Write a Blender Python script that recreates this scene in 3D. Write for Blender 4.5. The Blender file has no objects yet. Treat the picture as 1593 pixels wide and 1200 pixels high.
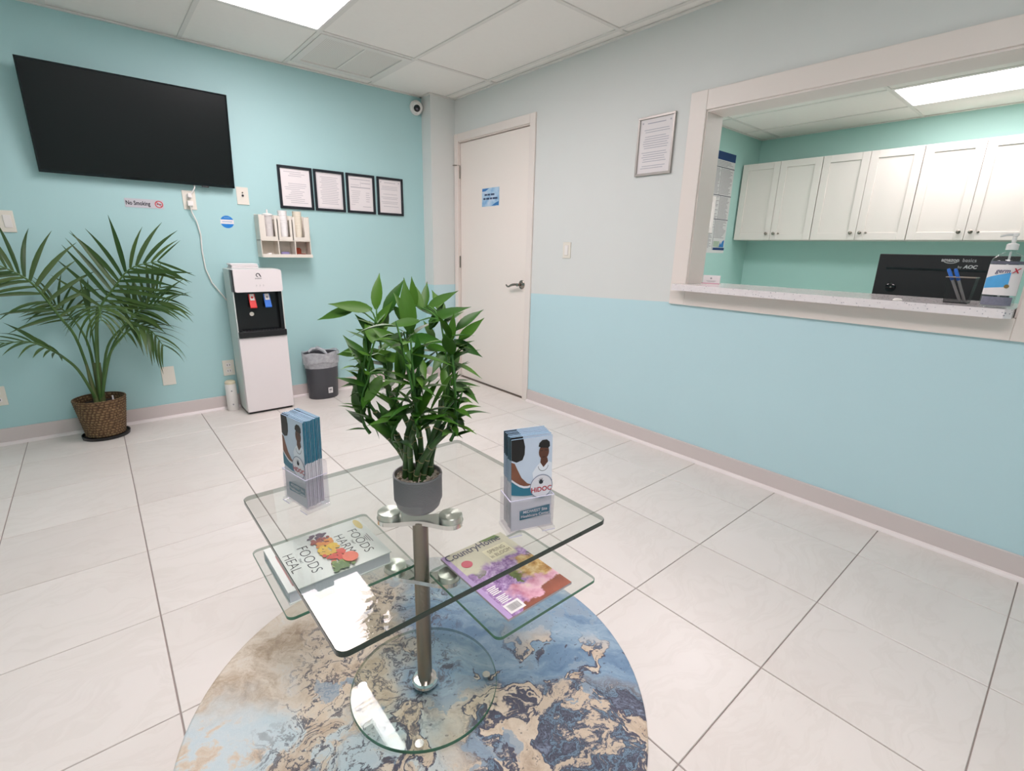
import bpy, bmesh, math, random
from mathutils import Vector, Matrix
random.seed(7)
S = bpy.context.scene
COL = S.collection

# ------------------------------------------------------------------ camera, light, exposure
CAM = Vector((-2.5451, 0.152, 1.1776))
PIT, ROL, YAW, FPX = -0.2731, 0.0242, -0.7071, 756.434
_fw = Vector((-math.sin(YAW) * math.cos(PIT), math.cos(YAW) * math.cos(PIT), math.sin(PIT)))
_r = Vector((math.cos(YAW), math.sin(YAW), 0))
_u = _r.cross(_fw)
_r2 = math.cos(ROL) * _r + math.sin(ROL) * _u
_u2 = -math.sin(ROL) * _r + math.cos(ROL) * _u
cd = bpy.data.cameras.new('camera')
cd.sensor_fit = 'HORIZONTAL'
cd.sensor_width = 36.0
cd.lens = FPX * 36.0 / 1593.0
cd.clip_start = 0.02
cam = bpy.data.objects.new('camera', cd)
COL.objects.link(cam)
_m = Matrix.Identity(4)
for i in range(3):
    _m[i][0] = _r2[i]; _m[i][1] = _u2[i]; _m[i][2] = -_fw[i]; _m[i][3] = CAM[i]
cam.matrix_world = _m
S.camera = cam
wd = bpy.data.worlds.new('world')
S.world = wd
wd.use_nodes = True
wd.node_tree.nodes['Background'].inputs[0].default_value = (0.9, 0.95, 1.0, 1)
wd.node_tree.nodes['Background'].inputs[1].default_value = 0.3
S.view_settings.view_transform = 'Standard'
S.view_settings.look = 'None'
S.view_settings.gamma = 1.0
S.view_settings.use_curve_mapping = False
S.view_settings.exposure = 0.0
S.cycles.transparent_max_bounces = 24
S.cycles.max_bounces = 12
S.cycles.diffuse_bounces = 6
ROOM_LIGHT = 19.5        # emission of the waiting-room ceiling panels
OFFICE_LIGHT = 13.0      # emission of the office ceiling panel and the added fill panel

# ------------------------------------------------------------------ helpers
def lin(c):
    c = c / 255.0
    return c / 12.92 if c <= 0.04045 else ((c + 0.055) / 1.055) ** 2.4
def rgb(r, g, b): return (lin(r), lin(g), lin(b), 1.0)

class NT:
    """tiny shader-node helper"""
    def __init__(s, name):
        s.mat = bpy.data.materials.new(name); s.mat.use_nodes = True
        s.t = s.mat.node_tree; s.t.nodes.clear()
        s.out = s.n('ShaderNodeOutputMaterial')
    def n(s, typ, **kw):
        nd = s.t.nodes.new(typ)
        for k, v in kw.items(): setattr(nd, k, v)
        return nd
    def l(s, a, b): s.t.links.new(a, b)
    def put(s, sock, v):
        if isinstance(v, bpy.types.NodeSocket): s.l(v, sock)
        else: sock.default_value = v
    def math(s, op, a, b=0.0, c=0.0, clamp=False):
        nd = s.n('ShaderNodeMath', operation=op, use_clamp=clamp)
        s.put(nd.inputs[0], a); s.put(nd.inputs[1], b)
        if len(nd.inputs) > 2: s.put(nd.inputs[2], c)
        return nd.outputs[0]
    def vmath(s, op, a, b):
        nd = s.n('ShaderNodeVectorMath', operation=op)
        s.put(nd.inputs[0], a)
        if op == 'SCALE': s.put(nd.inputs['Scale'], b)
        else: s.put(nd.inputs[1], b)
        return nd.outputs[0]
    def ss(s, x, lo, hi):
        nd = s.n('ShaderNodeMapRange', interpolation_type='SMOOTHSTEP')
        s.put(nd.inputs[0], x); nd.inputs[1].default_value = lo; nd.inputs[2].default_value = hi
        return nd.outputs[0]
    def mix(s, f, a, b):
        nd = s.n('ShaderNodeMix', data_type='RGBA')
        s.put(nd.inputs[0], f); s.put(nd.inputs[6], a); s.put(nd.inputs[7], b)
        return nd.outputs[2]
    def noise(s, vec, scale, detail=3.0, rough=0.55, dist=0.0, col=False):
        nd = s.n('ShaderNodeTexNoise')
        if vec is not None: s.l(vec, nd.inputs['Vector'])
        nd.inputs['Scale'].default_value = scale; nd.inputs['Detail'].default_value = detail
        nd.inputs['Roughness'].default_value = rough; nd.inputs['Distortion'].default_value = dist
        return nd.outputs['Color' if col else 'Fac']
    def ramp(s, f, stops, const=False):
        nd = s.n('ShaderNodeValToRGB')
        cr = nd.color_ramp
        if const: cr.interpolation = 'CONSTANT'
        while len(cr.elements) < len(stops): cr.elements.new(0.5)
        for e, (p, c) in zip(cr.elements, stops): e.position = p; e.color = c
        s.put(nd.inputs[0], f)
        return nd.outputs[0]
    def obj(s): return s.n('ShaderNodeTexCoord').outputs['Object']
    def sep(s, v):
        nd = s.n('ShaderNodeSeparateXYZ'); s.l(v, nd.inputs[0]); return nd.outputs
    def comb(s, x, y, z):
        nd = s.n('ShaderNodeCombineXYZ')
        for i, v in enumerate((x, y, z)): s.put(nd.inputs[i], v)
        return nd.outputs[0]
    def bsdf(s, col, rough=0.5, metal=0.0, spec=0.5, **kw):
        b = s.n('ShaderNodeBsdfPrincipled')
        s.put(b.inputs['Base Color'], col); s.put(b.inputs['Roughness'], rough)
        s.put(b.inputs['Metallic'], metal); s.put(b.inputs['Specular IOR Level'], spec)
        for k, v in kw.items(): s.put(b.inputs[k.replace('_', ' ')], v)
        s.l(b.outputs[0], s.out.inputs[0])
        return b
    def bump(s, b, h, strength=0.2, dist=0.002):
        nd = s.n('ShaderNodeBump'); nd.inputs['Strength'].default_value = strength
        nd.inputs['Distance'].default_value = dist
        s.l(h, nd.inputs['Height']); s.l(nd.outputs[0], b.inputs['Normal'])

_mats = {}
def M(name, c, rough=0.5, metal=0.0, spec=0.5, var=0.06, scale=12.0, bump=0.0, bscale=200.0, **kw):
    """plain procedural material: a colour with faint noise"""
    if name in _mats: return _mats[name]
    t = NT(name)
    o = t.obj()
    f = t.noise(o, scale)
    c0 = tuple(x * (1 - var) for x in c[:3]) + (1,)
    c1 = tuple(min(1, x * (1 + var)) for x in c[:3]) + (1,)
    b = t.bsdf(t.mix(f, c0, c1), rough, metal, spec, **kw)
    if bump: t.bump(b, t.noise(o, bscale, 2.0), bump)
    _mats[name] = t.mat
    return t.mat

def glass(name, tint, ior=1.5, rough=0.0, gloss=1.0):
    """clear sheet: transparency tinted by the glass plus Fresnel reflection"""
    t = NT(name)
    geo = t.n('ShaderNodeNewGeometry')
    # same outside reflectance on both faces of the sheet
    eta = t.math('ADD', ior, t.math('MULTIPLY', geo.outputs['Backfacing'], 1.0 / ior - ior))
    fr = t.n('ShaderNodeFresnel'); t.l(eta, fr.inputs['IOR'])
    tr = t.n('ShaderNodeBsdfTransparent')
    nz = t.noise(t.obj(), 6.0)
    t.l(t.mix(nz, tint, tuple(min(1, x * 1.005) for x in tint[:3]) + (1,)), tr.inputs[0])
    gl = t.n('ShaderNodeBsdfGlossy'); gl.inputs['Roughness'].default_value = rough
    mx = t.n('ShaderNodeMixShader')
    t.put(mx.inputs[0], t.math('MULTIPLY', fr.outputs[0], gloss))
    t.l(tr.outputs[0], mx.inputs[1]); t.l(gl.outputs[0], mx.inputs[2])
    t.l(mx.outputs[0], t.out.inputs[0])
    return t.mat

def emit(name, c, strength):
    t = NT(name)
    e = t.n('ShaderNodeEmission')
    t.put(e.inputs[0], c); e.inputs[1].default_value = strength
    t.l(e.outputs[0], t.out.inputs[0])
    return t.mat

ORIG = {}
def frame(o, u, v, n=None):
    """matrix mapping local (a, b, c) to o + a*u + b*v + c*n"""
    u = Vector(u).normalized(); v = Vector(v).normalized()
    n = Vector(n).normalized() if n is not None else u.cross(v)
    m = Matrix.Identity(4)
    for i in range(3):
        m[i][0] = u[i]; m[i][1] = v[i]; m[i][2] = n[i]; m[i][3] = o[i]
    return m

class MB:
    """collects faces (world or framed coordinates); build() links them as one mesh object"""
    def __init__(s, fr=None): s.v = []; s.f = []; s.mi = []; s.fr = fr
    def add(s, vs, fs, mi=0, fr=None):
        k = len(s.v); fr = fr or s.fr
        s.v += [(fr @ Vector(p)) if fr else Vector(p) for p in vs]
        s.f += [tuple(i + k for i in f) for f in fs]
        s.mi += [mi] * len(fs)
        return s
    def box(s, x0, x1, y0, y1, z0, z1, mi=0, fr=None):
        vs = [(x, y, z) for z in (z0, z1) for y in (y0, y1) for x in (x0, x1)]
        return s.add(vs, [(0, 2, 3, 1), (4, 5, 7, 6), (0, 1, 5, 4), (2, 6, 7, 3), (0, 4, 6, 2), (1, 3, 7, 5)], mi, fr)
    def poly(s, pts, mi=0, fr=None, z=0.0):
        return s.add([(p[0], p[1], p[2] if len(p) > 2 else z) for p in pts], [tuple(range(len(pts)))], mi, fr)
    def rect(s, x0, x1, y0, y1, mi=0, z=0.0, fr=None):
        return s.poly([(x0, y0), (x1, y0), (x1, y1), (x0, y1)], mi, fr, z)
    def disc(s, cx, cy, r, mi=0, z=0.0, n=24, ry=None, fr=None):
        ry = ry or r
        return s.poly([(cx + r * math.cos(2 * math.pi * i / n), cy + ry * math.sin(2 * math.pi * i / n)) for i in range(n)], mi, fr, z)
    def ring(s, cx, cy, r0, r1, mi=0, z=0.0, n=32, a0=0.0, a1=2 * math.pi, fr=None):
        vs = []; fs = []
        for i in range(n + 1):
            a = a0 + (a1 - a0) * i / n
            vs += [(cx + r0 * math.cos(a), cy + r0 * math.sin(a), z), (cx + r1 * math.cos(a), cy + r1 * math.sin(a), z)]
        fs = [(2 * i, 2 * i + 1, 2 * i + 3, 2 * i + 2) for i in range(n)]
        return s.add(vs, fs, mi, fr)
    def prism(s, pts, z0, z1, mi=0, side=None, fr=None):
        n = len(pts); side = mi if side is None else side
        vs = [(p[0], p[1], z0) for p in pts] + [(p[0], p[1], z1) for p in pts]
        s.add(vs, [tuple(range(n - 1, -1, -1)), tuple(range(n, 2 * n))], mi, fr)
        s.f_side(vs, n, side, fr)
        return s
    def f_side(s, vs, n, mi, fr):
        s.add(vs, [(i, (i + 1) % n, n + (i + 1) % n, n + i) for i in range(n)], mi, fr)
    def lathe(s, prof, cx=0.0, cy=0.0, n=32, mi=0, sx=1.0, sy=1.0, cap0=True, cap1=True, fr=None):
        """prof: list of (r, z)"""
        vs = []; fs = []
        for r, z in prof:
            for i in range(n):
                a = 2 * math.pi * i / n
                vs.append((cx + r * sx * math.cos(a), cy + r * sy * math.sin(a), z))
        for j in range(len(prof) - 1):
            for i in range(n):
                k = (i + 1) % n
                fs.append((j * n + i, j * n + k, (j + 1) * n + k, (j + 1) * n + i))
        if cap0: fs.append(tuple(range(n - 1, -1, -1)))
        if cap1: fs.append(tuple((len(prof) - 1) * n + i for i in range(n)))
        return s.add(vs, fs, mi, fr)
    def tube(s, pts, rad, n=8, mi=0, fr=None, caps=True):
        P = [Vector(p) for p in pts]
        R = rad if isinstance(rad, (list, tuple)) else [rad] * len(P)
        vs = []; fs = []
        up = Vector((0, 0, 1))
        for i, p in enumerate(P):
            d = (P[min(i + 1, len(P) - 1)] - P[max(i - 1, 0)]).normalized()
            if abs(d.dot(up)) > 0.95: up = Vector((1, 0, 0)) if abs(d.x) < 0.9 else Vector((0, 1, 0))
            a = d.cross(up).normalized(); b = a.cross(d).normalized(); up = b
            for k in range(n):
                t = 2 * math.pi * k / n
                vs.append(p + a * (R[i] * math.cos(t)) + b * (R[i] * math.sin(t)))
        for i in range(len(P) - 1):
            for k in range(n):
                q = (k + 1) % n
                fs.append((i * n + k, (i + 1) * n + k, (i + 1) * n + q, i * n + q))
        if caps: fs += [tuple(range(n)), tuple((len(P) - 1) * n + k for k in range(n - 1, -1, -1))]
        return s.add(vs, fs, mi, fr)
    def text(s, body, size, x, y, mi=0, z=0.0, fr=None, align='LEFT', sx=1.0, bold=0.0, shear=0.0):
        cu = bpy.data.curves.new('t', 'FONT'); cu.body = body; cu.size = size
        cu.align_x = align; cu.shear = shear; cu.resolution_u = 3; cu.offset = bold
        ob = bpy.data.objects.new('t', cu); COL.objects.link(ob)
        dg = bpy.context.evaluated_depsgraph_get()
        me = ob.evaluated_get(dg).to_mesh()
        vs = [(v.co.x * sx + x, v.co.y + y, z) for v in me.vertices]
        fs = [tuple(p.vertices) for p in me.polygons]
        ob.evaluated_get(dg).to_mesh_clear()
        bpy.data.objects.remove(ob); bpy.data.curves.remove(cu)
        return s.add(vs, fs, mi, fr)
    def build(s, name, mats, parent=None, smooth=None, bevel=0.0, seg=2, at=None):
        o0 = Vector(at) if at is not None else (ORIG[parent] if parent is not None and parent in ORIG else Vector((0, 0, 0)))
        me = bpy.data.meshes.new(name)
        me.from_pydata([tuple(v - o0) for v in s.v], [], s.f)
        for m in (mats if isinstance(mats, (list, tuple)) else [mats]): me.materials.append(m)
        me.polygons.foreach_set('material_index', s.mi)
        if bevel:
            bm = bmesh.new(); bm.from_mesh(me)
            ed = [e for e in bm.edges if len(e.link_faces) == 2 and e.calc_face_angle(0) > 0.5]
            bmesh.ops.bevel(bm, geom=ed, offset=bevel, segments=seg, affect='EDGES', profile=0.5, clamp_overlap=True)
            bm.to_mesh(me); bm.free()
        me.update()
        if smooth is not None:
            me.shade_smooth(); me.set_sharp_from_angle(angle=math.radians(smooth))
        ob = bpy.data.objects.new(name, me); COL.objects.link(ob)
        if parent is not None:
            ob.parent = parent
        else:
            ob.location = o0
        ORIG[ob] = o0.copy()
        return ob

def tag(o, label=None, cat=None, group=None, kind=None):
    if label: o['label'] = label
    if cat: o['category'] = cat
    if group: o['group'] = group
    if kind: o['kind'] = kind
    return o
def thing(name, loc, label, cat, group=None):
    o = bpy.data.objects.new(name, None); COL.objects.link(o); o.empty_display_size = 0.05
    o.location = loc; ORIG[o] = Vector(loc)
    return tag(o, label, cat, group)
def copy_tree(o, loc=None, parent=None, label=None):
    c = o.copy(); COL.objects.link(c); c.parent = parent
    if loc is not None: c.location = loc; ORIG[c] = Vector(loc)
    if label: c['label'] = label
    for ch in o.children: copy_tree(ch, None, c)
    return c
def rrect(x0, x1, y0, y1, r, n=5):
    pts = []
    for cx, cy, a in ((x1 - r, y1 - r, 0), (x0 + r, y1 - r, 90), (x0 + r, y0 + r, 180), (x1 - r, y0 + r, 270)):
        for i in range(n + 1):
            t = math.radians(a + 90 * i / n)
            pts.append((cx + r * math.cos(t), cy + r * math.sin(t)))
    return pts

# ------------------------------------------------------------------ materials
m_teal = M('teal_paint', rgb(172, 209, 210), 0.55, var=0.015, scale=3, bump=0.05, bscale=300)
m_office_teal = M('office_teal_paint', rgb(166, 206, 198), 0.55, var=0.015, scale=3)
m_white_trim = M('white_trim_paint', rgb(231, 221, 214), 0.4, var=0.01)
m_base = M('pale_baseboard', rgb(212, 200, 197), 0.45, var=0.015)
m_shoe = M('white_shoe_moulding', rgb(236, 226, 224), 0.4, var=0.01)
m_ceil = M('ceiling_panel_white', rgb(240, 236, 230), 0.9, var=0.015, scale=30, bump=0.15, bscale=400)
m_bar = M('ceiling_bar_white', rgb(226, 222, 216), 0.6, var=0.01)
m_plastic = M('white_plastic', rgb(233, 228, 224), 0.35, var=0.01)
m_ivory = M('ivory_plastic', rgb(228, 222, 210), 0.35, var=0.01)
m_black = M('black_plastic', rgb(20, 21, 23), 0.35, var=0.05)
m_dark = M('dark_grey_plastic', rgb(52, 53, 56), 0.4, var=0.05)
m_steel = M('brushed_steel', rgb(182, 176, 168), 0.28, 1.0, var=0.05, scale=4)
m_chrome = M('polished_chrome', rgb(226, 224, 222), 0.12, 1.0, var=0.02)
m_nickel = M('satin_nickel', rgb(150, 143, 134), 0.25, 1.0, var=0.04)
m_paper = M('white_paper', rgb(232, 226, 226), 0.7, var=0.015)
m_ink = M('dark_ink', rgb(44, 44, 50), 0.7, var=0.03)
m_greyink = M('grey_ink', rgb(150, 147, 150), 0.8, var=0.05)
m_red = M('red_plastic', rgb(214, 44, 42), 0.35, var=0.04)
m_blue = M('blue_plastic', rgb(40, 110, 205), 0.35, var=0.04)

def wall_paint():
    """pale upper wall over a blue-green dado; the hand-cut paint edge rises a little towards the window"""
    t = NT('two_tone_wall_paint')
    o = t.obj(); x, y, z = t.sep(o)
    yy = t.math('MINIMUM', t.math('MAXIMUM', y, 0.3), 2.95)
    edge = t.math('ADD', 0.861, t.math('MULTIPLY', t.math('SUBTRACT', 2.85, yy), 0.0385))
    f = t.ss(t.math('SUBTRACT', z, edge), -0.002, 0.002)
    nz = t.noise(o, 3.0)
    lo = t.mix(nz, rgb(188, 218, 224), rgb(191, 221, 227))
    hi = t.mix(nz, rgb(215, 217, 214), rgb(219, 221, 218))
    b = t.bsdf(t.mix(f, lo, hi), 0.5)
    t.bump(b, t.noise(o, 300.0, 2.0), 0.05)
    return t.mat
m_wall2 = wall_paint()

def tile_mat():
    t = NT('marbled_porcelain_tile')
    o = t.obj(); oi = t.n('ShaderNodeObjectInfo')
    off = t.math('MULTIPLY', oi.outputs['Random'], 40.0)
    p = t.vmath('ADD', o, t.comb(off, off, off))
    w = t.vmath('ADD', p, t.vmath('SCALE', t.noise(p, 2.2, 3, col=True), 0.5))
    cl = t.noise(w, 2.0, 4.0, 0.6)
    px, py, pz = t.sep(w)
    vein = t.noise(t.comb(t.math('MULTIPLY', px, 1.0), t.math('MULTIPLY', py, 3.6), 0.0), 2.6, 5.0, 0.62)
    v = t.math('ABSOLUTE', t.math('SUBTRACT', vein, 0.5))
    v = t.ss(v, 0.05, 0.0)
    base = t.ramp(cl, [(0.25, rgb(218, 210, 204)), (0.5, rgb(224, 217, 211)), (0.75, rgb(228, 221, 216))])
    c = t.mix(t.math('MULTIPLY', v, 0.10), base, rgb(186, 176, 164))
    b = t.bsdf(c, 0.32, spec=0.45)
    return t.mat
m_tile = tile_mat()
m_grout = M('grey_grout', rgb(160, 149, 144), 0.9, var=0.05, scale=60)

# ------------------------------------------------------------------ room shell
X0, Y0, YB, ZC = -4.3, -1.6, 4.10, 2.365
XO, YO, YR = 3.19, 2.83, -1.0          # office: far wall, left wall, right wall
TH = 0.15

def struct(name, mb, mats, **kw):
    return tag(mb.build(name, mats, **kw), kind='structure')

floor = struct('floor', MB().box(X0, 0.0, Y0, YB, -0.06, -0.004), m_grout)
struct('floor_office', MB().box(TH, XO, YR, YO, -0.06, 0.0), M('office_floor', rgb(222, 214, 208), .4, var=.03, scale=4))
xl = [x for x in (-0.3173 - 0.4458 * i for i in range(-1, 10)) if X0 < x < 0]
yl = [y for y in (1.888 + 0.447 * k for k in range(-8, 6)) if Y0 < y < YB]
xs = [X0] + sorted(xl) + [0.0]; ys = [Y0] + sorted(yl) + [YB]
_tile_cache = {}
for i in range(len(xs) - 1):
    for j in range(len(ys) - 1):
        gx, gy = 0.0020, 0.0016      # the joints running away from the camera are the wider ones
        w = xs[i + 1] - xs[i] - 2 * gx; h = ys[j + 1] - ys[j] - 2 * gy
        key = (round(w, 3), round(h, 3))
        if key not in _tile_cache:
            c = 0.0012
            mb = MB()
            vs = [(sx * w / 2, sy * h / 2, -0.006) for sx, sy in ((-1, -1), (1, -1), (1, 1), (-1, 1))]
            vs += [(p[0], p[1], -c) for p in vs[:4]]
            vs += [(math.copysign(abs(p[0]) - c, p[0]), math.copysign(abs(p[1]) - c, p[1]), 0.0) for p in vs[:4]]
            fs = [(8, 9, 10, 11)]
            for a in range(4):
                b = (a + 1) % 4
                fs += [(a, b, 4 + b, 4 + a), (4 + a, 4 + b, 8 + b, 8 + a)]
            mb.add(vs, fs)
            _tile_cache[key] = mb.build('tile', m_tile, parent=floor)
            ob = _tile_cache[key]
        else:
            ob = _tile_cache[key].copy(); COL.objects.link(ob)
        ob.location = ((xs[i] + xs[i + 1]) / 2, (ys[j] + ys[j + 1]) / 2, 0.0)

# walls
struct('wall_back', MB().box(X0 - TH, TH, YB, YB + TH, -0.06, 2.6), m_teal)
struct('wall_left', MB().box(X0 - TH, X0, Y0, YB, -0.06, 2.6), m_teal)
struct('wall_front', MB().box(X0 - TH, TH, Y0 - TH, Y0, -0.06, 2.6), m_teal)
WY0, WY1, WZ0, WZ1 = 0.318, 1.64, 0.98, 1.886           # reception window opening
DY0, DY1, DZ1 = 2.978, 3.912, 2.045                      # door opening
wr = MB()
wr.box(0, TH, Y0, WY0, -0.06, 2.6); wr.box(0, TH, WY0, WY1, -0.06, WZ0); wr.box(0, TH, WY0, WY1, WZ1, 2.6)
wr.box(0, TH, WY1, DY0, -0.06, 2.6); wr.box(0, TH, DY0, DY1, DZ1, 2.6); wr.box(0, TH, DY1, YB, -0.06, 2.6)
struct('wall_right', wr, m_wall2)
struct('wall_column', MB().box(-0.2356, -0.0, 3.956, YB, 0.0, 2.40), m_wall2)
struct('wall_office_back', MB().box(XO, XO + TH, YR, YO + 0.1, -0.06, 2.6), m_office_teal)
struct('wall_office_left', MB().box(TH, XO, YO, YO + 0.1, -0.06, 2.6), m_office_teal)
struct('wall_office_right', MB().box(TH, XO, YR - TH, YR, -0.06, 2.6), m_office_teal)

# baseboards with a white shoe moulding
def baseboard(name, p0, p1, n):
    """runs from p0 to p1 along the wall, n points into the room"""
    d = Vector((p1[0] - p0[0], p1[1] - p0[1], 0)); L = d.length
    fr = frame((p0[0], p0[1], 0), d, n, (0, 0, 1))
    o = struct(name, MB(fr).box(0, L, 0.0, 0.012, 0.0, 0.098), m_base, bevel=0.003)
    prof = [(0.012, 0.0)] + [(0.012 + 0.017 * math.cos(a), 0.017 * math.sin(a)) for a in (0, 0.39, 0.78, 1.18, 1.57)]
    mb = MB(fr); k = len(prof)
    vs = [(0, q[0], q[1]) for q in prof] + [(L, q[0], q[1]) for q in prof]
    mb.add(vs, [(i, (i + 1) % k, k + (i + 1) % k, k + i) for i in range(k)] + [tuple(range(k)), tuple(range(2 * k - 1, k - 1, -1))])
    mb.build('shoe_moulding', m_shoe, parent=o, smooth=40)
    return o
baseboard('baseboard_back', (X0, YB), (-0.2356, YB), (0, -1, 0))
baseboard('baseboard_column', (-0.2356, YB - 0.03), (-0.2356, 3.956), (-1, 0, 0))
baseboard('baseboard_column_front', (-0.26, 3.956), (-0.02, 3.956), (0, -1, 0))
baseboard('baseboard_right', (0, 2.928), (0, Y0), (-1, 0, 0))

# ------------------------------------------------------------------ suspended ceiling
ceil = struct('ceiling', MB().box(X0, 0.0, Y0, YB, 2.44, 2.50), m_ceil)
ceil2 = struct('ceiling_office', MB().box(TH, XO, YR, YO, 2.44, 2.50), m_ceil)
CX = [-4.3, -3.731, -3.124, -2.5187, -1.9144, -1.313, -0.696, -0.092, 0.0]
CY = [Y0, -1.406, -0.21, 0.986, 2.183, 3.3815, YB]
def panel(x0, x1, y0, y1, parent):
    MB().box(x0, x1, y0, y1, ZC + 0.006, ZC + 0.02).build('ceiling_panel', m_ceil, parent=parent)
def gridbar(x0, x1, y0, y1, parent):
    MB().box(x0, x1, y0, y1, ZC, ZC + 0.006).build('grid_bar', m_bar, parent=parent)
LIGHT_CELLS = [(4, 4), (3, 2)]
for i in range(len(CX) - 1):
    for j in range(len(CY) - 1):
        if (i, j) in LIGHT_CELLS or (i, j) == (5, 5): continue
        panel(CX[i], CX[i + 1], CY[j], CY[j + 1], ceil)
panel(CX[5], CX[6], 3.99, YB, ceil)                         # strip behind the return-air grille
for x in CX[1:-1]: gridbar(x - 0.012, x + 0.012, Y0, YB, ceil)
for k, y in enumerate(CY[1:-1]):
    for i in range(len(CX) - 1):
        gridbar(CX[i] + 0.012 if i else X0, CX[i + 1] - 0.012 if i < len(CX) - 2 else 0, y - 0.012, y + 0.012, ceil)
gridbar(CX[5] + 0.012, CX[6] - 0.012, 3.978, 4.002, ceil)
for a in ((X0, 0, YB - 0.022, YB), (X0, 0, Y0, Y0 + 0.022), (X0, X0 + 0.022, Y0, YB), (-0.022, 0, Y0, 3.95),
          (-0.2576, -0.2356, 3.934, YB), (-0.2356, 0.0, 3.934, 3.956)):
    MB().box(a[0], a[1], a[2], a[3], ZC - 0.003, ZC + 0.004).build('wall_angle', m_bar, parent=ceil)
# office ceiling
OX = [TH, 0.31, 0.92, 1.53, 2.14, 2.745, XO]; OY = [YR, 0.25, 1.455, 2.64, YO]
for i in range(len(OX) - 1):
    for j in range(len(OY) - 1):
        if (i, j) in ((4, 1), (2, 2)): continue
        panel(OX[i], OX[i + 1], OY[j], OY[j + 1], ceil2)
for x in OX[1:-1]: gridbar(x - 0.012, x + 0.012, YR, YO, ceil2)
for y in OY[1:-1]:
    for i in range(len(OX) - 1): gridbar(OX[i] + 0.012 if i else TH, OX[i + 1] - 0.012 if i < len(OX) - 2 else XO, y - 0.012, y + 0.012, ceil2)
for a in ((TH, XO, YO - 0.022, YO), (XO - 0.022, XO, YR, YO)):
    MB().box(a[0], a[1], a[2], a[3], ZC - 0.003, ZC + 0.004).build('wall_angle', m_bar, parent=ceil2)

# ------------------------------------------------------------------ ceiling light panels
def ceiling_light(x0, x1, y0, y1, label, strength):
    g = 0.012
    t = thing('ceiling_light', ((x0 + x1) / 2, (y0 + y1) / 2, ZC), label, 'light', 'flat white ceiling light panels')
    x0 += g; x1 -= g; y0 += g; y1 -= g
    f = MB(); w = 0.012; z0, z1 = ZC - 0.001, ZC + 0.02
    f.box(x0, x1, y0, y0 + w, z0, z1); f.box(x0, x1, y1 - w, y1, z0, z1)
    f.box(x0, x0 + w, y0 + w, y1 - w, z0, z1); f.box(x1 - w, x1, y0 + w, y1 - w, z0, z1)
    f.build('frame', m_plastic, parent=t)
    MB().box(x0 + w, x1 - w, y0 + w, y1 - w, ZC + 0.002, ZC + 0.008).build('diffuser', emit('lit_diffuser_%d' % int(strength * 100), (1.0, 0.90, 0.93, 1), strength), parent=t)
    MB().box(x0 + 0.02, x1 - 0.02, y0 + 0.02, y1 - 0.02, ZC + 0.02, ZC + 0.05).build('housing', m_plastic, parent=t)
    return t
_lab = ['bright flat light panel in the waiting room ceiling above the water cooler',
        'flat light panel in the waiting room ceiling right above the viewer']
for (i, j), lb in zip(LIGHT_CELLS, _lab):
    ceiling_light(CX[i], CX[i + 1], CY[j], CY[j + 1], lb, ROOM_LIGHT)
ceiling_light(2.14, 2.745, 0.25, 1.455, 'bright flat light panel in the office ceiling seen through the reception window', OFFICE_LIGHT)

ceiling_light(0.92, 1.53, 1.455, 2.64, 'unseen fill light panel added in the office ceiling to brighten the cabinets and walls', OFFICE_LIGHT)  # added fill light, hidden above the window header, to even out the office

# return-air grille in the ceiling
def perf():
    t = NT('perforated_grille'); o = t.obj()
    p = t.vmath('MODULO', t.vmath('SCALE', o, 90.0), (1, 1, 1))
    x, y, z = t.sep(t.vmath('ABSOLUTE', p, (0, 0, 0)))
    d = t.math('SQRT', t.math('ADD', t.math('POWER', t.math('SUBTRACT', x, .5), 2.0), t.math('POWER', t.math('SUBTRACT', y, .5), 2.0)))
    t.bsdf(t.mix(t.ss(d, 0.2, 0.3), rgb(190, 185, 178), rgb(226, 221, 214)), 0.6)
    return t.mat
vt = thing('ceiling_vent', ((CX[5] + CX[6]) / 2, 3.68, ZC), 'square return air grille with two perforated panels beside the bright light panel', 'vent')
a0, a1, b0, b1 = CX[5] + .013, CX[6] - .013, 3.395, 3.977
f = MB(); w = 0.045
f.box(a0, a1, b0, b0 + w, ZC - .004, ZC + .012); f.box(a0, a1, b1 - w, b1, ZC - .004, ZC + .012)
f.box(a0, a0 + w, b0 + w, b1 - w, ZC - .004, ZC + .012); f.box(a1 - w, a1, b0 + w, b1 - w, ZC - .004, ZC + .012)
f.box((a0 + a1) / 2 - .006, (a0 + a1) / 2 + .006, b0 + w, b1 - w, ZC - .001, ZC + .012)
f.build('frame', m_bar, parent=vt)
mp = perf()
for q0, q1 in ((a0 + w, (a0 + a1) / 2 - .006), ((a0 + a1) / 2 + .006, a1 - w)):
    MB().box(q0, q1, b0 + w, b1 - w, ZC + .004, ZC + .008).build('grille', mp, parent=vt)

# security camera dome
m_lens = M('dark_camera_glass', rgb(14, 13, 16), 0.08, var=0.05)
sc_ = thing('security_camera', (-0.292, YB, 2.278), 'small white dome security camera in the corner by the column, under the ceiling', 'camera')
fr = frame((-0.292, YB, 2.278), (1, 0, 0), (0, 0, 1), (0, -1, 0))
MB(fr).lathe([(0.052, 0), (0.055, 0.004), (0.055, 0.024), (0.05, 0.03)], n=32).build('base', m_plastic, parent=sc_, smooth=40)
ax = (Vector((-2.0, 1.5, 1.0)) - Vector((-0.292, 4.05, 2.278))).normalized()
fr2 = frame((-0.292, 4.066, 2.278), ax.cross(Vector((0, 0, 1))), Vector((0, 0, 1)) - ax * ax.z, ax)
MB(fr2).lathe([(0.044 * math.cos(a), 0.044 * math.sin(a)) for a in [k * 0.14 for k in range(0, 8)]], n=28, cap0=False).build('ball', m_plastic, parent=sc_, smooth=60)
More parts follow.
